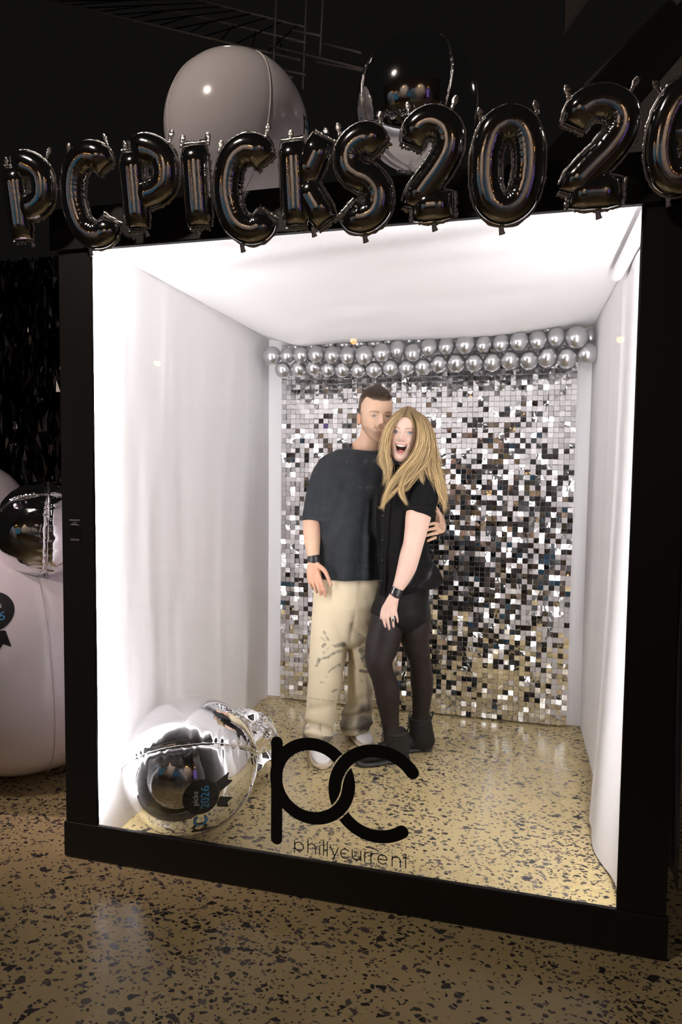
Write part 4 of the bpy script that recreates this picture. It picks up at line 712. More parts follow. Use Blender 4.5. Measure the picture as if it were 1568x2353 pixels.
# left arm goes behind the woman's back, the hand comes round her waist
arm2 = plimb([(920, 1085, 1.27, 24, 1), (962, 1140, 1.33, 22, 1), (992, 1178, 1.31, 19, 1), (1006, 1192, 1.24, 15, .9), (1010, 1203, 1.17, 13, .8)], m=34, n=22)
palm2 = plimb([(1010, 1196, 1.20, 13, .8), (1010, 1208, 1.14, 15, .6), (1007, 1217, 1.105, 17, .45), (1004, 1220, 1.085, 17, .40)], m=18, n=18)
fg2 = [finger([(1005, 1204, 1.085), (995, 1203, 1.045), (981, 1207, 1.040)], 4.6, 3.6), finger([(1006, 1214, 1.080), (994, 1215, 1.040), (979, 1219, 1.034)], 4.7, 3.7), finger([(1005, 1225, 1.080), (993, 1227, 1.042), (979, 1231, 1.036)], 4.6, 3.6), finger([(1001, 1235, 1.085), (992, 1239, 1.048), (983, 1243, 1.042)], 4.1, 3.3), finger([(1012, 1198, 1.13), (1011, 1185, 1.095), (1004, 1174, 1.075)], 5.2, 4.0)]
body = plimb([(838, 1066, 1.22, 56, .5), (828, 1090, 1.22, 76, .52), (818, 1150, 1.21, 72, .58), (812, 1240, 1.21, 62, .62), (808, 1330, 1.21, 62, .66), (805, 1400, 1.21, 62, .66)], m=30, n=28)
lgl = plimb([(768, 1380, 1.2, 34, 1), (755, 1480, 1.18, 28, 1), (742, 1600, 1.15, 21, 1), (728, 1690, 1.17, 16, 1), (726, 1712, 1.19, 14, 1)], m=24, n=18); lgr = plimb([(838, 1380, 1.22, 32, 1), (832, 1480, 1.26, 26, 1), (828, 1590, 1.34, 19, 1), (818, 1670, 1.42, 14, 1)], m=24, n=18)
bV, bF = fuse([body, lgl, lgr, arm, palm, arm2, palm2, nk]+fgs+fg2, .0030, 4, .45)
mb = MB(); mb.add(hV, hF, 0, hC); cs_ = np.tile(skinM, (len(bV), 1)); rd = np.clip(.5+.6*vn(bV, 22, 4), 0, 1)[:, None]; hand = ((np.abs(bV[:, 2]-at(722, 1335, 1.05)[2]) < .12) & (bV[:, 0] < .62))[:, None]; cs_ = cs_*(1-.10*rd*P3(0, .6, .8)[None]); cs_ = np.where(hand, cs_*P3(1.0, .86, .84)[None], cs_)
mb.add(bV, bF, 0, cs_); mb.add(*ear(cM, so, mX, mF, mZ, -1, 10.0), 0, skinM*P3(1, .88, .85)); mb.add(*ear(cM, so, mX, mF, mZ, 1, 10.0), 0, skinM*P3(1, .88, .85))
man = tag(mb.build('person', M['skin'], None, True), 'standing man in washed black oversized tee and printed cream trousers, arm around woman', 'person')
eyes(cM, so, mX, mF, mZ, hL, oM, man, -.05)
# short brown hair, swept up on top
sel = np.flatnonzero((hS > .35)); sel = sel[RS.permutation(len(sel))[:5200]]; cur = []; rad = []; cl_ = []
for i in sel:
    lx, ly, lz = hL[i]; topw = np.clip((lz-18.6)/3.2, 0, 1)*np.clip((ly+7)/5, 0, 1); ln_ = (.45+1.75*topw*(.6+.7*RS.rand())*(.7+.5*np.exp(-((lx+.3)/3.5)**2)))*so; nrm = hz(P3(lx/7.2, (ly)/9.3, (lz-12.5)/10)); sw = P3(.18*RS.normal()+.10, .18*RS.normal()+.55*topw, .95*topw-.9*(1-topw)); dl = hz(nrm*.75+sw*.75); dl2 = hz(dl+P3(.25*RS.normal(), -.35+.25*RS.normal(), .25)*topw)
    toW = lambda q: q[0]*mX+q[1]*mF+q[2]*mZ
    p = hV[i]-toW(nrm)*.002; cur.append(np.array([p, p+toW(dl)*ln_*.35, p+toW(hz(dl+dl2))*ln_*.7, p+toW(dl2)*ln_])); rad.append(.0013 if topw > .3 else .0009); b_ = np.array(oM['hairc'])*(.7+1.1*RS.rand()); cl_.append(np.clip(b_, 0, 1))
strands(cur, rad, cl_, 'hair', man)
mk('earring', *ico(cM+so*(-7.75*mX-.4*mF+7.6*mZ), .0034, 2), M['rubber'], man)
# tee shirt
tee_t = plimb([(843, 1024, 1.212, 48, .80), (843, 1037, 1.214, 69, .66), (839, 1062, 1.217, 84, .56), (827, 1100, 1.21, 88, .58), (815, 1170, 1.20, 84, .66), (811, 1250, 1.20, 80, .70), (811, 1320, 1.20, 79, .72), (811, 1360, 1.20, 79, .72)], m=44, n=44, caps=(False, True))
slv = plimb([(790, 1064, 1.215, 34, 1), (762, 1078, 1.205, 36, 1), (744, 1110, 1.19, 34, 1), (733, 1150, 1.17, 31.5, 1), (725, 1198, 1.15, 29.5, 1)], m=34, n=32, caps=(True, False))
slv2 = plimb([(880, 1062, 1.22, 32, 1), (915, 1080, 1.25, 34, 1), (945, 1120, 1.30, 32, 1), (968, 1150, 1.33, 30, 1)], m=30, n=28)
hs, hh = at(724, 1197, 1.15), at(811, 1326, 1.2); ns = hz(at(724, 1200, 1.15)-at(736, 1150, 1.17)); ns = hz(ns+P3(.10, 0, 0))
V, F = fuse([tee_t, slv, slv2], .0062, 5, .5, cuts=[(hh, (.02, 0, -1))])
px = lambda V: (784+FPX*((V-CAM)@rt)/((V-CAM)@fw), 1176.5-FPX*((V-CAM)@up)/((V-CAM)@fw))
X_, Y_ = px(V); Nn = vnormals(V, F); fold = np.zeros(len(V))
for a, b, s_, am in (((748, 1215), (790, 1120), 7, -.011), ((770, 1240), (800, 1150), 8, .007), ((745, 1260), (775, 1325), 9, -.010), ((800, 1250), (790, 1325), 11, .009), ((835, 1200), (828, 1325), 10, -.008), ((860, 1150), (862, 1320), 9, -.010), ((848, 1240), (846, 1325), 8, .008), ((735, 1090), (720, 1180), 6, -.004), ((765, 1080), (752, 1170), 6, -.006), ((800, 1080), (860, 1110), 10, .004)): fold += am*1.6*np.exp(-.5*(seg(X_, Y_, a, b)/s_)**2)
V = V+Nn*fold[:, None]; V = cloth(V, F, .0055, 10, 3, (1, 1, .4)); V = cloth(V, F, .0016, 30, 5, (1, 1, .5)); sh = np.clip(.5+.5*vn(V, 7, 5), 0, 1); fadd = np.clip(.5+.5*vn(V*P3(1, 1, 3), 26, 8)-.55, 0, 1); C = np.array([.0195, .0220, .0250])[None]*(.85+.5*sh)[:, None]+np.array([.016, .0175, .019])[None]*fadd[:, None]
ln1 = (np.abs(Y_-1060) < 3.5) & (X_ > 795) & (X_ < 872) & (vn(V*P3(1, 1, .1), 95, 3) > .25); ln2 = (np.abs(Y_-1121) < 3) & (X_ > 825) & (X_ < 872) & (vn(V*P3(1, 1, .1), 95, 6) > .3); C[ln1 | ln2] = (.045, .047, .049)
cc0 = at(847, 1020, 1.212); pl_ = [cc0-r0*.1, cc0+r0*.1, cc0-hz(P3(fw[0], fw[1], 0))*.085-P3(0, 0, .044)]; nl_ = pl_[0]; nn_ = norm(np.cross(pl_[1]-pl_[0], pl_[2]-pl_[0])); nn_ = nn_ if nn_[2] > 0 else -nn_
m3 = bpy.data.meshes.new('t'); m3.from_pydata(V.tolist(), [], F); ca_ = m3.color_attributes.new('Col', 'FLOAT_COLOR', 'POINT'); ca_.data.foreach_set('color', np.column_stack([C, np.ones(len(C))]).astype(np.float32).ravel())
bm = bmesh.new(); bm.from_mesh(m3); 
for pc__, pn__ in ((nl_, nn_), (cc0-r0*.094, r0), (cc0+r0*.094, r0)): bmesh.ops.bisect_plane(bm, geom=bm.verts[:]+bm.edges[:]+bm.faces[:], plane_co=Vector(pc__), plane_no=Vector(pn__))
dead = [f for f in bm.faces if (np.array(f.calc_center_median())-nl_)@nn_ > 0 and abs((np.array(f.calc_center_median())-cc0)@r0) < .094]
bmesh.ops.delete(bm, geom=dead, context='FACES'); bm.verts.index_update(); bm.edges.ensure_lookup_table(); loopv = [];
adj = {}
for e in bm.edges:
    if e.is_boundary and e.verts[0].co.z > cc0[2]-.15 and e.verts[0] != e.verts[1]:
        a_, b_ = e.verts; adj.setdefault(a_.index, []).append(b_.index); adj.setdefault(b_.index, []).append(a_.index)
bm.verts.ensure_lookup_table(); seen_ = set(); best = []
for st0 in adj:
    if st0 in seen_: continue
    path = [st0]; seen_.add(st0)
    while True:
        nx = [k for k in adj[path[-1]] if k not in seen_]
        if not nx: break
        path.append(nx[0]); seen_.add(nx[0])
    if len(path) > len(best): best = path
loopv = np.array([bm.verts[k].co[:] for k in best]); bm.to_mesh(m3); bm.free()
V = np.empty(len(m3.vertices)*3); m3.vertices.foreach_get('co', V); V = V.reshape(-1, 3); F = [tuple(p.vertices) for p in m3.polygons]; C = np.empty(len(V)*4, dtype=np.float32); m3.color_attributes['Col'].data.foreach_get('color', C); C = C.reshape(-1, 4)[:, :3]
cen = loopv.mean(0); nb = cen; nr = 80; lc_ = np.vstack([loopv, loopv[:1]]); ss_ = np.r_[0, np.cumsum(np.linalg.norm(np.diff(lc_, axis=0), axis=1))]; gr = np.linspace(0, ss_[-1], nr, endpoint=False); rp_ = np.column_stack([np.interp(gr, ss_, lc_[:, k]) for k in range(3)])
for _ in range(3): rp_ = .25*np.roll(rp_, 1, 0)+.5*rp_+.25*np.roll(rp_, -1, 0)
tee = mk('tee_shirt', V, F, M['tee'], man, True, C)
RV = []
for k_ in range(nr):
    o_ = hz(P3(*(rp_[k_]-nb)[:2], 0))
    for j_ in range(10): b_ = j_/10*2*math.pi; RV.append(rp_[k_]+o_*(.0055*math.cos(b_)-.001)+P3(0, 0, .0095*math.sin(b_)+.002))
mk('neckband', np.array(RV), [(i*10+j, i*10+(j+1) % 10, ((i+1) % nr)*10+(j+1) % 10, ((i+1) % nr)*10+j) for i in range(nr) for j in range(10)], M['tee'], tee, True, np.tile([.023, .0258, .029], (10*nr, 1)))
# trousers
tl = plimb([(775, 1335, 1.2, 52, .95), (764, 1400, 1.19, 46, 1.05), (757, 1480, 1.175, 44, 1.0), (749, 1540, 1.16, 40.5, .98), (742, 1600, 1.15, 36.5, .98), (737, 1640, 1.145, 35, 1), (731, 1672, 1.14, 36, 1), (727, 1690, 1.14, 34, 1), (729, 1708, 1.135, 32, 1)], m=60, n=40, caps=(True, False))
tr_ = plimb([(838, 1335, 1.21, 46, .95), (836, 1400, 1.225, 41, 1.0), (832, 1480, 1.25, 33, 1.0), (829, 1540, 1.28, 28.5, 1.0), (828, 1600, 1.31, 30.5, 1), (822, 1636, 1.33, 35, 1), (817, 1660, 1.34, 36.5, 1), (820, 1680, 1.34, 31, 1)], m=60, n=40, caps=(True, False))
tw_ = plimb([(806, 1300, 1.205, 76, .66), (803, 1350, 1.205, 79, .68), (800, 1400, 1.205, 80, .66), (801, 1450, 1.205, 66, .6)], m=24, n=40)
V, F = fuse([tl, tr_, tw_], .0042, 6, .5); X_, Y_ = px(V); Nn = vnormals(V, F); fold = np.zeros(len(V))
for a, b, s_, am in (((826, 1335), (815, 1420), 3, -.0015), ((815, 1420), (806, 1470), 4, -.004), ((805, 1400), (860, 1390), 6, .004), ((812, 1440), (845, 1480), 6, -.006), ((700, 1662), (760, 1676), 5, -.014), ((705, 1682), (765, 1694), 5, .010), ((715, 1630), (768, 1622), 7, -.006), ((785, 1650), (850, 1640), 5, -.014), ((790, 1672), (850, 1660), 5, .012), ((800, 1620), (852, 1600), 7, -.008), ((720, 1560), (780, 1540), 10, -.004), ((812, 1520), (850, 1560), 6, -.006), ((840, 1560), (848, 1640), 4, .007)): fold += am*np.exp(-.5*(seg(X_, Y_, a, b)/s_)**2)
V = V+Nn*fold[:, None]; V = cloth(V, F, .003, 11, 2, (1, 1, .6)); C = np.tile(np.array([.66, .57, .40]), (len(V), 1)); n1 = vn(V, 30, 1); n2 = vn(V, 75, 2); n3 = vn(V*P3(1, 1, .5), 14, 3)
def ink(w_, col=(.10, .095, .085)):
    global C
    w_ = np.clip(w_, 0, 1)[:, None]; C = C*(1-w_)+np.array(col)*w_
fr_ = (Nn@fw < .35)
# sketched animal head and brush marks on the near leg
def stroke(a, b, wd, st): ink(fr_*st*np.clip((1.25-seg(X_, Y_, a, b)/wd+.35*n2)*2.2, 0, 1)*np.clip(.85+.5*n2+.4*n1, 0, 1))
for a, b, wd, st in (((744, 1452), (755, 1470), 2.6, .7), ((739, 1465), (748, 1473), 1.6, .5), ((743, 1485), (746, 1482), 4, .75), ((745, 1499), (746, 1502), 3, .7), ((729, 1528), (733, 1515), 4, .8), ((733, 1516), (755, 1510), 2.6, .7), ((755, 1510), (768, 1500), 3, .7), ((768, 1500), (786, 1496), 4, .65), ((772, 1484), (792, 1480), 4.5, .75), ((764, 1482), (772, 1486), 2.4, .6), ((755, 1546), (766, 1534), 2, .6), ((766, 1536), (780, 1528), 3.4, .6), ((748, 1558), (752, 1555), 1.6, .6), ((736, 1568), (748, 1570), 1.8, .7), ((765, 1588), (773, 1585), 2.6, .6), ((710, 1604), (768, 1612), 1.0, .5), ((742, 1500), (757, 1488), 1.2, .35)): stroke(a, b, wd, st)
for a, b, wd, st in (((826, 1458), (840, 1468), 2.5, .6), ((826, 1484), (838, 1488), 2, .6), ((832, 1496), (842, 1530), 7, .85), ((806, 1512), (818, 1538), 1.6, .5), ((828, 1542), (846, 1544), 3, .8), ((830, 1562), (834, 1566), 1.6, .5), ((846, 1430), (850, 1440), 4, .5)): stroke(a, b, wd, st)
ink(np.clip((Y_-1655+10*n3)/14, 0, 1)*(X_ < 775)*np.clip(.55+1.1*n1+.3*n3-.9*((X_ > 740) & (Y_ < 1690)), 0, .85), (.13, .12, .11))
ink((X_ > 776)*np.clip((Y_-1605+16*n3-.5*(X_-815)*0)/16, 0, 1)*np.clip(.35+1.2*vn(V*P3(1, 1, .7), 17, 9)+.35, 0, .88)*np.clip((1684+4*n2-Y_)/8, .25, 1), (.085, .08, .075)); ink((X_ > 800)*np.clip((X_-838)/14, 0, 1)*np.clip((Y_-1555)/30, 0, 1)*.5, (.12, .11, .10))
ink(.5*np.exp(-.5*(seg(X_, Y_, (828, 1332), (823, 1378))/.9)**2)*fr_, (.55, .44, .27)); ink(.5*np.exp(-.5*(seg(X_, Y_, (823, 1378), (812, 1410))/.9)**2)*fr_, (.55, .44, .27))
mk('trousers', V, F, M['denim'], man, True, C)
wr = loft([at(721, 1279, 1.075), at(721, 1284, 1.073), at(721.5, 1289, 1.071)], [14.6*mpp(at(721, 1284, 1.07))]*3, [11.8*mpp(at(721, 1284, 1.07))]*3, m=8, n=28, caps=(True, True)); mk('wristband', *wr, M['watch'], man)
mk('wristwatch', *loft([at(1012, 1212, 1.20), at(1011, 1216, 1.165), at(1011, 1219, 1.15)], [15*mpp(at(1010, 1212, 1.16))]*3, [14*mpp(at(1010, 1212, 1.16))]*3, m=6, n=24), M['watch'], man)
sneaker(floorpt(716, 1706), floorpt(744, 1769), man, -1); sneaker(floorpt(800, 1664), floorpt(846, 1722), man, 1)
mn = plain('fingernail', (.66, .42, .34), .3)
for p, q in (((744, 1354, 1.042), (747, 1366, 1.050)), ((735, 1356, 1.040), (737, 1363, 1.049)), ((754, 1327, 1.042), (760, 1341, 1.043))): nail(p, q, 3.2, man, mn)

# ------------------------------------------------------------------ the woman
ya = math.radians(-13); wF = hz(mF0*math.cos(ya)+r0*math.sin(ya)); wX = hz(r0*math.cos(ya)-mF0*math.sin(ya)); wZ = hz(P3(0, 0, 1)+.10*r0+.02*wF); wF = hz(wF-wZ*(wF@wZ)); wX = hz(wX-wZ*(wX@wZ)-wF*(wX@wF))
sw_ = .0104; oW = dict(ez=12.7, nz=9.5, mz=6.9, mw=2.65, mb=3.4, smile=.095, open=3.5, skin=(.685, .485, .39), flush=(.68, .395, .335), lip=(.58, .25, .235), brow=.9, browc=(.24, .15, .085), hl=19.6, tmp=.6, hairc=(.30, .20, .09), wide=.97, jaw=.88, nose=1.12, ew=1.45, eo=1.16, iris=((.08, .12, .14), (.27, .36, .40)), lash=(.02, .015, .012), lash2=(.40, .24, .20))
cW = at(918, 1060, .985)-sw_*(8.4*wF); hV, hF, hC, hL, hS = head(cW, sw_, wX, wF, wZ, oW); skinW = np.array(oW['skin'])
nk = plimb([(938, 1030, 1.06, 22, 1), (938, 1062, 1.065, 21, 1), (940, 1085, 1.07, 26, .9), (943, 1100, 1.075, 38, .7)], m=18, n=24)
body = plimb([(945, 1100, 1.08, 42, .62), (940, 1180, 1.08, 50, .7), (930, 1250, 1.08, 46, .75), (930, 1320, 1.08, 52, .8), (926, 1400, 1.08, 54, .85)], m=26, n=26)
arm = plimb([(982, 1092, 1.05, 24, 1), (974, 1130, 1.02, 27, 1), (963, 1180, .985, 29.5, .95), (957, 1215, .972, 26.5, .95), (950, 1250, .965, 23.5, .95), (943, 1275, .955, 23.5, .95), (935, 1305, .94, 22, .92), (923, 1335, .925, 17, .88), (913, 1355, .915, 12.5, .82), (909, 1368, .91, 11.5, .8)], m=48, n=26)
palm = plimb([(909, 1364, .91, 11.5, .8), (904, 1376, .905, 13.5, .62), (899, 1390, .90, 16.2, .50), (896, 1403, .895, 16.6, .45), (896, 1412, .893, 13, .42)], m=22, n=20)
fgs = [finger([(885, 1402, .890), (881, 1416, .882), (883, 1428, .882), (886, 1440, .888)], 4.5, 3.1), finger([(892, 1406, .888), (891, 1421, .879), (893, 1433, .879), (895, 1445, .886)], 4.6, 3.2), finger([(901, 1405, .888), (902, 1419, .880), (904, 1430, .880), (905, 1440, .887)], 4.5, 3.1), finger([(908, 1400, .892), (911, 1412, .886), (913, 1421, .886), (914, 1430, .892)], 4.0, 2.7), finger([(893, 1382, .895), (883, 1394, .888), (878, 1407, .886), (876, 1421, .890)], 5.2, 3.2)]
arm2 = plimb([(905, 1100, 1.10, 22, 1), (890, 1160, 1.16, 22, 1), (885, 1230, 1.20, 20, 1)], m=16, n=18)
lf = [(897, 1395, 1.06, 36, 1.0), (888, 1440, 1.045, 38.5, 1.0), (879, 1480, 1.03, 38, .98), (872, 1512, 1.01, 32.5, .95), (873, 1530, 1.01, 29, .95), (880, 1555, 1.03, 26, 1.0), (889, 1582, 1.055, 28.5, 1.05), (893, 1620, 1.08, 24.5, 1.05), (897, 1656, 1.10, 19.5, 1.05), (900, 1690, 1.11, 18, 1.05), (901, 1715, 1.115, 17, 1.1)]
lbk = [(948, 1395, 1.12, 38, 1.0), (952, 1440, 1.13, 37, 1.0), (955, 1475, 1.15, 31, 1.0), (965, 1515, 1.18, 24, 1.0), (968, 1540, 1.21, 24, 1.0), (970, 1562, 1.23, 25.5, 1.05), (970, 1600, 1.25, 21.5, 1.05), (967, 1640, 1.27, 18, 1.05), (966, 1680, 1.275, 16, 1.05)]
bV, bF = fuse([body, plimb(lf, m=50, n=24), plimb(lbk, m=44, n=24), arm, palm, nk, arm2]+fgs, .0030, 4, .45)
mb = MB(); mb.add(hV, hF, 0, hC); cs_ = np.tile(skinW, (len(bV), 1)); cs_ = cs_*(1-.10*np.clip(.5+.6*vn(bV, 20, 4), 0, 1)[:, None]*P3(0, .6, .7)[None]); mb.add(bV, bF, 0, cs_); mb.add(*ear(cW, sw_, wX, wF, wZ, 1, 11.6), 0, skinW)
wom = tag(mb.build('person', M['skin'], None, True), 'laughing woman with long blonde hair, black shirt, shorts, tights and boots', 'person')
eyes(cW, sw_, wX, wF, wZ, hL, oW, wom, -.02)
toWw = lambda q: cW+sw_*(np.asarray(q)[..., :1]*wX+np.asarray(q)[..., 1:2]*wF+np.asarray(q)[..., 2:]*wZ)
for k in range(8):                                             # upper teeth, one by one
    x = (k-3.5)*.56; a = x/2.6; w_ = .295 if 2 < k < 5 else .285; topz = oW['mz']+oW['smile']*x*x+.26*(1-a*a); h = .50 if 1 < k < 6 else .42
    V, F = ico((0, 0, 0), 1, 2); V = np.sign(V)*np.abs(V)**.6; V = V*P3(w_, .16, h)+P3(x, 8.45-.16*x*x, topz-.30); mk('tooth', toWw(V), F, M['tooth'], wom)
V, F = ico((0, 0, 0), 1, 3); V = V*P3(1.45, 1.2, .72)+P3(0, 7.25, oW['mz']-2.55); mk('tongue', toWw(V), F, plain('tongue', (.52, .17, .16), .35), wom)
# hair: a solid under-layer and many wavy locks
cap = np.flatnonzero(hS > .25); keepv = np.zeros(len(hL), bool); keepv[cap] = True; nrm = norm(np.column_stack([hL[:, 0]/7, hL[:, 1]/9.3, (hL[:, 2]-11.5)/11])); lift = np.clip((hS-.2)*1.2, 0, 1)*(.35+.35*np.clip((hL[:, 2]-16)/5, 0, 1)); capV = toWw(hL+nrm*lift[:, None]); capF = [f for f in hF[:-2] if all(keepv[i] for i in f)]; used = sorted({i for f in capF for i in f}); mp_ = {a: b for b, a in enumerate(used)}
hc = np.array([.36, .235, .095]); capV_ = capV[used]; capF_ = [[mp_[i] for i in f] for f in capF]
under = fuse([plimb([(950, 975, 1.10, 30, 1), (962, 1010, 1.11, 34, 1), (975, 1050, 1.11, 33, .9), (988, 1090, 1.12, 30, .7), (1000, 1125, 1.12, 22, .6), (1008, 1150, 1.12, 12, .5)], m=24, n=24), plimb([(912, 990, 1.09, 9, .8), (900, 1020, 1.07, 11, .8), (888, 1055, 1.04, 13, .7), (890, 1085, 1.01, 11, .6)], m=20, n=18)], .006, 3)
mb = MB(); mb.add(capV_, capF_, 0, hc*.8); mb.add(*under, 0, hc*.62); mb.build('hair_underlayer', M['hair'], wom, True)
LK = [  # (path of (px, py, depth)), spread px, strands, brightness
 ([(938, 944, 1.04), (922, 953, 1.00), (901, 975, .99), (888, 1010, .985), (881, 1042, .98), (878, 1062, .975), (886, 1083, .97), (882, 1102, .97)], 5, 70, 1.0),
 ([(940, 943, 1.06), (920, 953, 1.03), (900, 978, 1.02), (887, 1016, 1.01), (884, 1050, .99), (892, 1078, .97), (886, 1104, .965), (879, 1122, .965)], 5.5, 60, .85),
 ([(936, 946, 1.02), (918, 958, .99), (897, 986, .98), (889, 1022, .97), (892, 1052, .965), (897, 1078, .96), (893, 1108, .955), (886, 1130, .955)], 5, 45, 1.15),
 ([(945, 942, 1.04), (962, 957, .99), (972, 985, .975), (971, 1015, .968), (960, 1044, .955), (938, 1068, .945), (919, 1090, .94), (898, 1120, .935), (883, 1150, .94), (880, 1180, .945)], 7, 85, 1.05),
 ([(944, 943, 1.03), (960, 961, .985), (967, 990, .97), (963, 1024, .962), (949, 1052, .95), (930, 1074, .94), (910, 1098, .935), (893, 1126, .932), (881, 1158, .94), (877, 1172, .945)], 5, 55, 1.2),
 ([(948, 942, 1.05), (966, 960, 1.0), (975, 990, .975), (974, 1022, .965), (963, 1050, .955), (944, 1074, .945), (928, 1100, .94), (922, 1130, .938), (932, 1152, .942), (939, 1164, .945)], 6, 65, 1.1),
 ([(950, 942, 1.06), (972, 962, 1.01), (983, 995, .985), (985, 1030, .975), (978, 1060, .965), (962, 1084, .958), (944, 1108, .952), (930, 1128, .948), (921, 1112, .945)], 7, 55, .95),
 ([(952, 943, 1.08), (977, 965, 1.04), (990, 1000, 1.02), (997, 1036, 1.01), (1000, 1068, 1.005), (1008, 1098, 1.0), (1018, 1128, 1.0), (1022, 1152, 1.0), (1013, 1172, 1.01)], 7, 85, .95),
 ([(952, 945, 1.10), (975, 968, 1.08), (987, 1000, 1.06), (991, 1036, 1.04), (994, 1070, 1.03), (1004, 1104, 1.02), (1014, 1136, 1.02), (1010, 1160, 1.02)], 8, 80, 1.12),
 ([(948, 943, 1.07), (970, 966, 1.02), (981, 1002, .995), (986, 1040, .985), (984, 1072, .982), (992, 1104, .99), (1004, 1134, .995), (1010, 1158, 1.0)], 7, 70, 1.0),
 ([(946, 942, 1.05), (965, 965, 1.0), (973, 1000, .98), (976, 1036, .972), (973, 1062, .968), (966, 1086, .966), (974, 1110, .97), (988, 1128, .98)], 6, 50, 1.05),
 ([(948, 943, 1.12), (972, 975, 1.12), (986, 1015, 1.11), (998, 1060, 1.09), (1012, 1100, 1.07), (1024, 1135, 1.06), (1026, 1160, 1.06)], 8, 70, .82),
 ([(942, 943, 1.09), (928, 956, 1.08), (913, 985, 1.07), (899, 1025, 1.05), (888, 1062, 1.02), (894, 1092, 1.0), (902, 1110, .985)], 5.5, 50, .75),
 ([(972, 1000, .975), (974, 1040, .96), (958, 1078, .95), (938, 1105, .942), (912, 1125, .935), (890, 1150, .94), (876, 1166, .95), (862, 1166, .955)], 3, 14, 1.15),
 ([(990, 1040, .99), (1002, 1090, .985), (1010, 1130, .99), (1022, 1165, 1.0), (1018, 1186, 1.0)], 5, 25, 1.1)]
cur = []; rad = []; cl_ = []
for path, spr, cnt, br in LK:
    P0 = cr(path, 34); k = np.linspace(0, 1, 34)
    for q in range(int(cnt*2.1)):
        a, b_ = RS.normal(0, .55), RS.normal(0, .55); s_ = (.55+.75*np.sin(np.clip(k*1.15, 0, 1)*math.pi)**.7+.25*k)*(1-.35*np.clip((k-.85)/.15, 0, 1)); ph0 = RS.rand()*6.28; am = RS.rand()*3.4*np.clip(k*2-.35, 0, 1); fqz = 2.2+RS.rand()*1.2
        e = int(34*(.80+.2*RS.rand())); xx = P0[:, 0]+a*spr*s_+am*np.sin(k*fqz*6.28+ph0); yy = P0[:, 1]+RS.normal(0, 2.0)*k+am*.4*np.cos(k*fqz*6.28+ph0); dd = P0[:, 2]+b_*.014*s_+.004*np.sin(k*fqz*6.28+ph0+1)
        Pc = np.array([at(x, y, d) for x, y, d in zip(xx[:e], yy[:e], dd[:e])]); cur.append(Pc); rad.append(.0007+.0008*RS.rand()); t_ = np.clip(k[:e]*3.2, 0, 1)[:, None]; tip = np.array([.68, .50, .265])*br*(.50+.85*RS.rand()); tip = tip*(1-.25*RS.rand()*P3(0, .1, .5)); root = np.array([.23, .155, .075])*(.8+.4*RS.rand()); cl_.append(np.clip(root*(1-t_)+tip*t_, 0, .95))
for q in range(1900):                                          # combed from the parting over the crown
    sd = 1 if RS.rand() < .55 else -1; y_ = RS.uniform(-8.5, 8.7); kk = math.sqrt(max(.05, 1-(y_/10.6)**2)); a = np.linspace(.02, RS.uniform(1.15, 1.75) if sd > 0 else RS.uniform(.9, 1.35), 14); jit = RS.normal(0, .10); rr = 1+RS.rand()*.035; drift = RS.normal(0, .35)
    q_ = np.column_stack([.25+sd*((8.0 if sd > 0 else 7.2)*kk*rr)*np.sin(a), y_*(1-.10*a)+drift*a-np.clip(a-.9, 0, 1)*1.2*(y_ > 3), 11.6+(12.75*rr*kk**.8)*np.cos(a)+jit]); cur.append(toWw(q_)); rad.append(.0008+.0006*RS.rand()); t_ = np.clip(a/1.2, 0, 1)[:, None]; cl_.append(np.clip(np.array([.20, .135, .065])*(.7+.6*RS.rand())*(1-t_)+np.array([.52, .385, .19])*(.55+.7*RS.rand())*t_, 0, .9))
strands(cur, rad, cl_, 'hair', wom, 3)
# shirt, shorts, tights
st_ = plimb([(944, 1080, 1.075, 36, .7), (946, 1096, 1.075, 52, .66), (946, 1130, 1.075, 57, .70), (940, 1180, 1.075, 62, .74), (932, 1240, 1.075, 57.5, .80), (934, 1290, 1.08, 63, .82), (943, 1330, 1.085, 73, .80), (948, 1362, 1.09, 80, .78), (950, 1395, 1.09, 84, .78)], m=46, n=44)
sl_ = plimb([(968, 1088, 1.06, 30, 1), (984, 1100, 1.045, 31, 1), (978, 1130, 1.02, 33.5, 1), (968, 1160, .995, 34.5, 1), (962, 1183, .979, 33.5, .98)], m=28, n=30, caps=(True, False))
sl2 = plimb([(915, 1092, 1.09, 28, 1), (900, 1120, 1.12, 27, 1), (892, 1160, 1.15, 26, 1), (888, 1210, 1.18, 25, 1), (886, 1250, 1.2, 24, 1)], m=26, n=22)
s0 = at(963, 1181, .98); sn_ = hz(at(961, 1190, .975)-at(968, 1160, .995)+P3(0, 0, -.02)); h0, h1 = at(868, 1373, 1.0), at(1027, 1338, 1.1); ed = hz(h1-h0); hn = hz(np.cross(ed, P3(fw[0], fw[1], 0))); hn = hn if hn[2] < 0 else -hn
V, F = fuse([st_, sl_, sl2], .006, 4, .5, cuts=[(h0, hn)]); X_, Y_ = px(V); Nn = vnormals(V, F); fold = np.zeros(len(V))
for a, b, s_, am in (((900, 1120), (895, 1360), 5, -.006), ((915, 1200), (930, 1350), 8, .006), ((985, 1250), (1015, 1340), 7, -.008), ((965, 1290), (990, 1350), 7, .007), ((890, 1260), (885, 1365), 6, .005), ((1000, 1110), (985, 1160), 6, -.005), ((960, 1130), (945, 1175), 6, -.004)): fold += am*np.exp(-.5*(seg(X_, Y_, a, b)/s_)**2)
V = V+Nn*fold[:, None]; V = cloth(V, F, .0028, 12, 7, (1, 1, .5)); C = np.tile(np.array([.0042, .0040, .0041]), (len(V), 1)); 
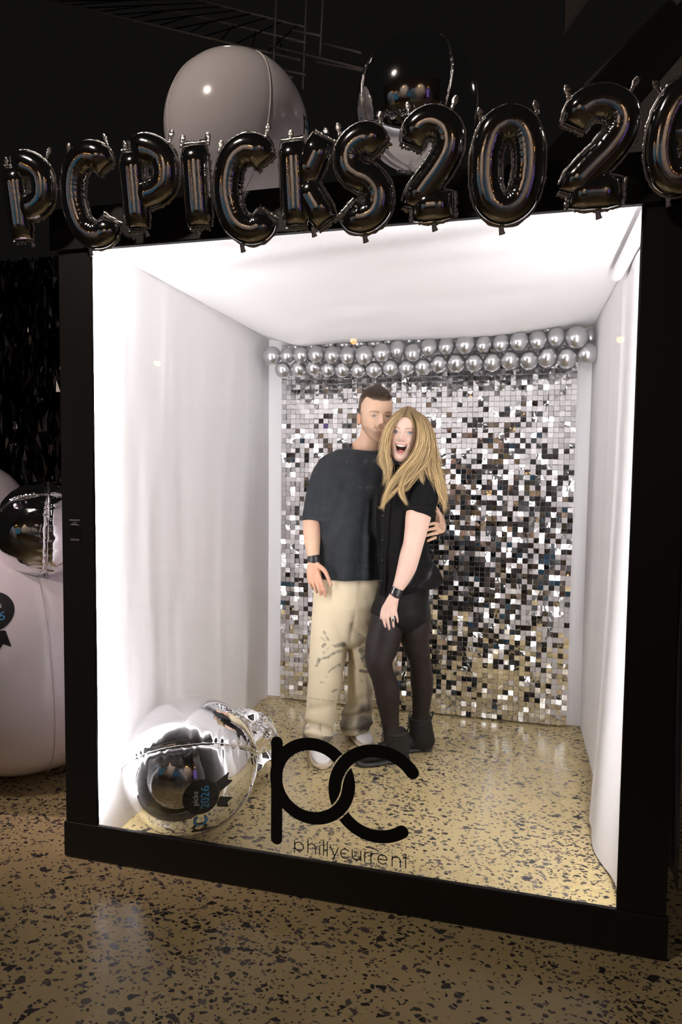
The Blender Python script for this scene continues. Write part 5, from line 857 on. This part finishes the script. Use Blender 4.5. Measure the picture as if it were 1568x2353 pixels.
bs = vn(np.column_stack([(X_+.55*Y_)*.30, (Y_-.55*X_)*.022, 0*X_]), 1, 3); br_ = (bs > .52) & (X_ > 940) & (Y_ > 1265) & (Y_ < 1350) & (X_ < 1020); C[br_] += np.array([.05, .05, .048])*np.clip((bs[br_]-.52)*3, 0, 1)[:, None]
shirt = mk('shirt', V, F, M['black_shirt'], wom, True, C)
mk('placket', *loft([at(892, 1130, .985), at(884, 1190, .972), at(880, 1260, .968), at(878, 1330, .965), at(876, 1366, .965)], [3.6*.0021]*5, [.003]*5, m=24, n=12), plain('black_cotton_placket', (.0042, .004, .0041), .8, 0, .12), shirt)
for y in (1185, 1240, 1287, 1335): mk('button', *ico(at(880.5-(y-1185)*.02, y, .960), (.0045, .003, .0045), 2), M['rubber'], shirt)
c_ = at(935, 1075, 1.055); mk('collar', *fuse([loft([at(918, 1072, 1.02), at(925, 1086, 1.0), at(918, 1100, .985)], [9*.0021, 12*.0021, 6*.0021], [.006]*3, m=12, n=16), loft([at(960, 1070, 1.05), at(950, 1084, 1.01), at(936, 1098, .99)], [9*.0021, 12*.0021, 7*.0021], [.006]*3, m=12, n=16)], .004, 2), plain('black_cotton_collar', (.0065, .0062, .0064), .75), shirt)
sh1 = plimb([(928, 1340, 1.085, 58, .88), (926, 1380, 1.085, 60, .9), (924, 1400, 1.085, 62, .88)], m=16, n=36); sh2 = plimb([(898, 1370, 1.065, 35, 1.1), (893, 1400, 1.055, 38.5, 1.08), (890, 1416, 1.05, 40.5, 1.06)], m=18, n=30, caps=(True, False)); sh3 = plimb([(948, 1370, 1.12, 38, 1.1), (949, 1400, 1.125, 40, 1.08), (951, 1425, 1.13, 40, 1.06)], m=18, n=30, caps=(True, False))
q1 = at(890, 1418, 1.05); q2 = at(951, 1432, 1.13); V, F = fuse([sh1, sh2, sh3], .0058, 3, .5); V = cloth(V, F, .003, 14, 9, (1, 1, 2)); mk('shorts', V, F, plain('black_satin_shorts', (.006, .0056, .0054), .6, 0, .15, .08, 300), wom)
def tight(rows, name='tights'):
    r2 = [(a, b, c, d+1.0, e) for a, b, c, d, e in rows]; V, F = plimb(r2, m=70, n=40, caps=(True, True)); Nn = vnormals(V, F); Nn = Nn*np.sign((Nn*(V-V.mean(0))).sum(1).mean())
    fac = np.clip(np.abs(Nn@fw), 0, 1); C = np.tile(np.array([.0135, .0088, .0078]), (len(V), 1)); return V, F, C
for rows in (lf, lbk):
    V, F, C = tight(rows); mk('tights', V, F, M['tights'], wom, True, C)
wp = at(911, 1361, .912); k = mpp(wp); wdv = hz(at(906, 1372, .907)-at(915, 1350, .917))
wt = mk('wristwatch', *loft([wp-wdv*.011, wp, wp+wdv*.011], [13.6*k]*3, [11.0*k]*3, m=8, n=28), M['watch'], wom)
q = at(903.5, 1356, .895); mk('watch_case', *loft([q-wdv*.014, q, q+wdv*.014], [2.2*k]*3, [9*k]*3, m=6, n=14), M['steel'], wt)
for dz in (0, 4): mk('bracelet', *loft([at(907-dz*.4, 1369+dz, .909), at(906.6-dz*.4, 1370+dz, .909), at(906.2-dz*.4, 1371+dz, .909)], [12.6*k]*3, [9.8*k]*3, m=5, n=28), M['pinkband'], wom)
rp = at(903.5, 1423, .880); mk('ring', *loft([rp-P3(0, 0, .005), rp, rp+P3(0, 0, .005)], [4.6*k]*3, [4.6*k]*3, m=6, n=20), M['steel'], wom); rg = mk('ring_stone', *ico(rp-fw*4.6*k, (.0075, .004, .0085), 1), M['gem'], wom, False)
wn_ = plain('pink_nail', (.72, .42, .42), .25)
for p, q in (((883, 1428, .882), (886, 1438, .886)), ((893, 1433, .879), (895, 1443, .884)), ((904, 1430, .880), (905, 1438, .885)), ((913, 1421, .886), (914, 1428, .890)), ((878, 1407, .886), (876, 1419, .889))): nail(p, q, 2.9, wom, wn_)
k2 = mpp(at(900, 1680, 1.11)); boot(floorpt(936, 1746), floorpt(822, 1759), at(909, 1681, 1.115), wom, 27*k2*.97); boot(floorpt(989, 1723), floorpt(905, 1726), at(965, 1648, 1.275), wom, 26*k2)
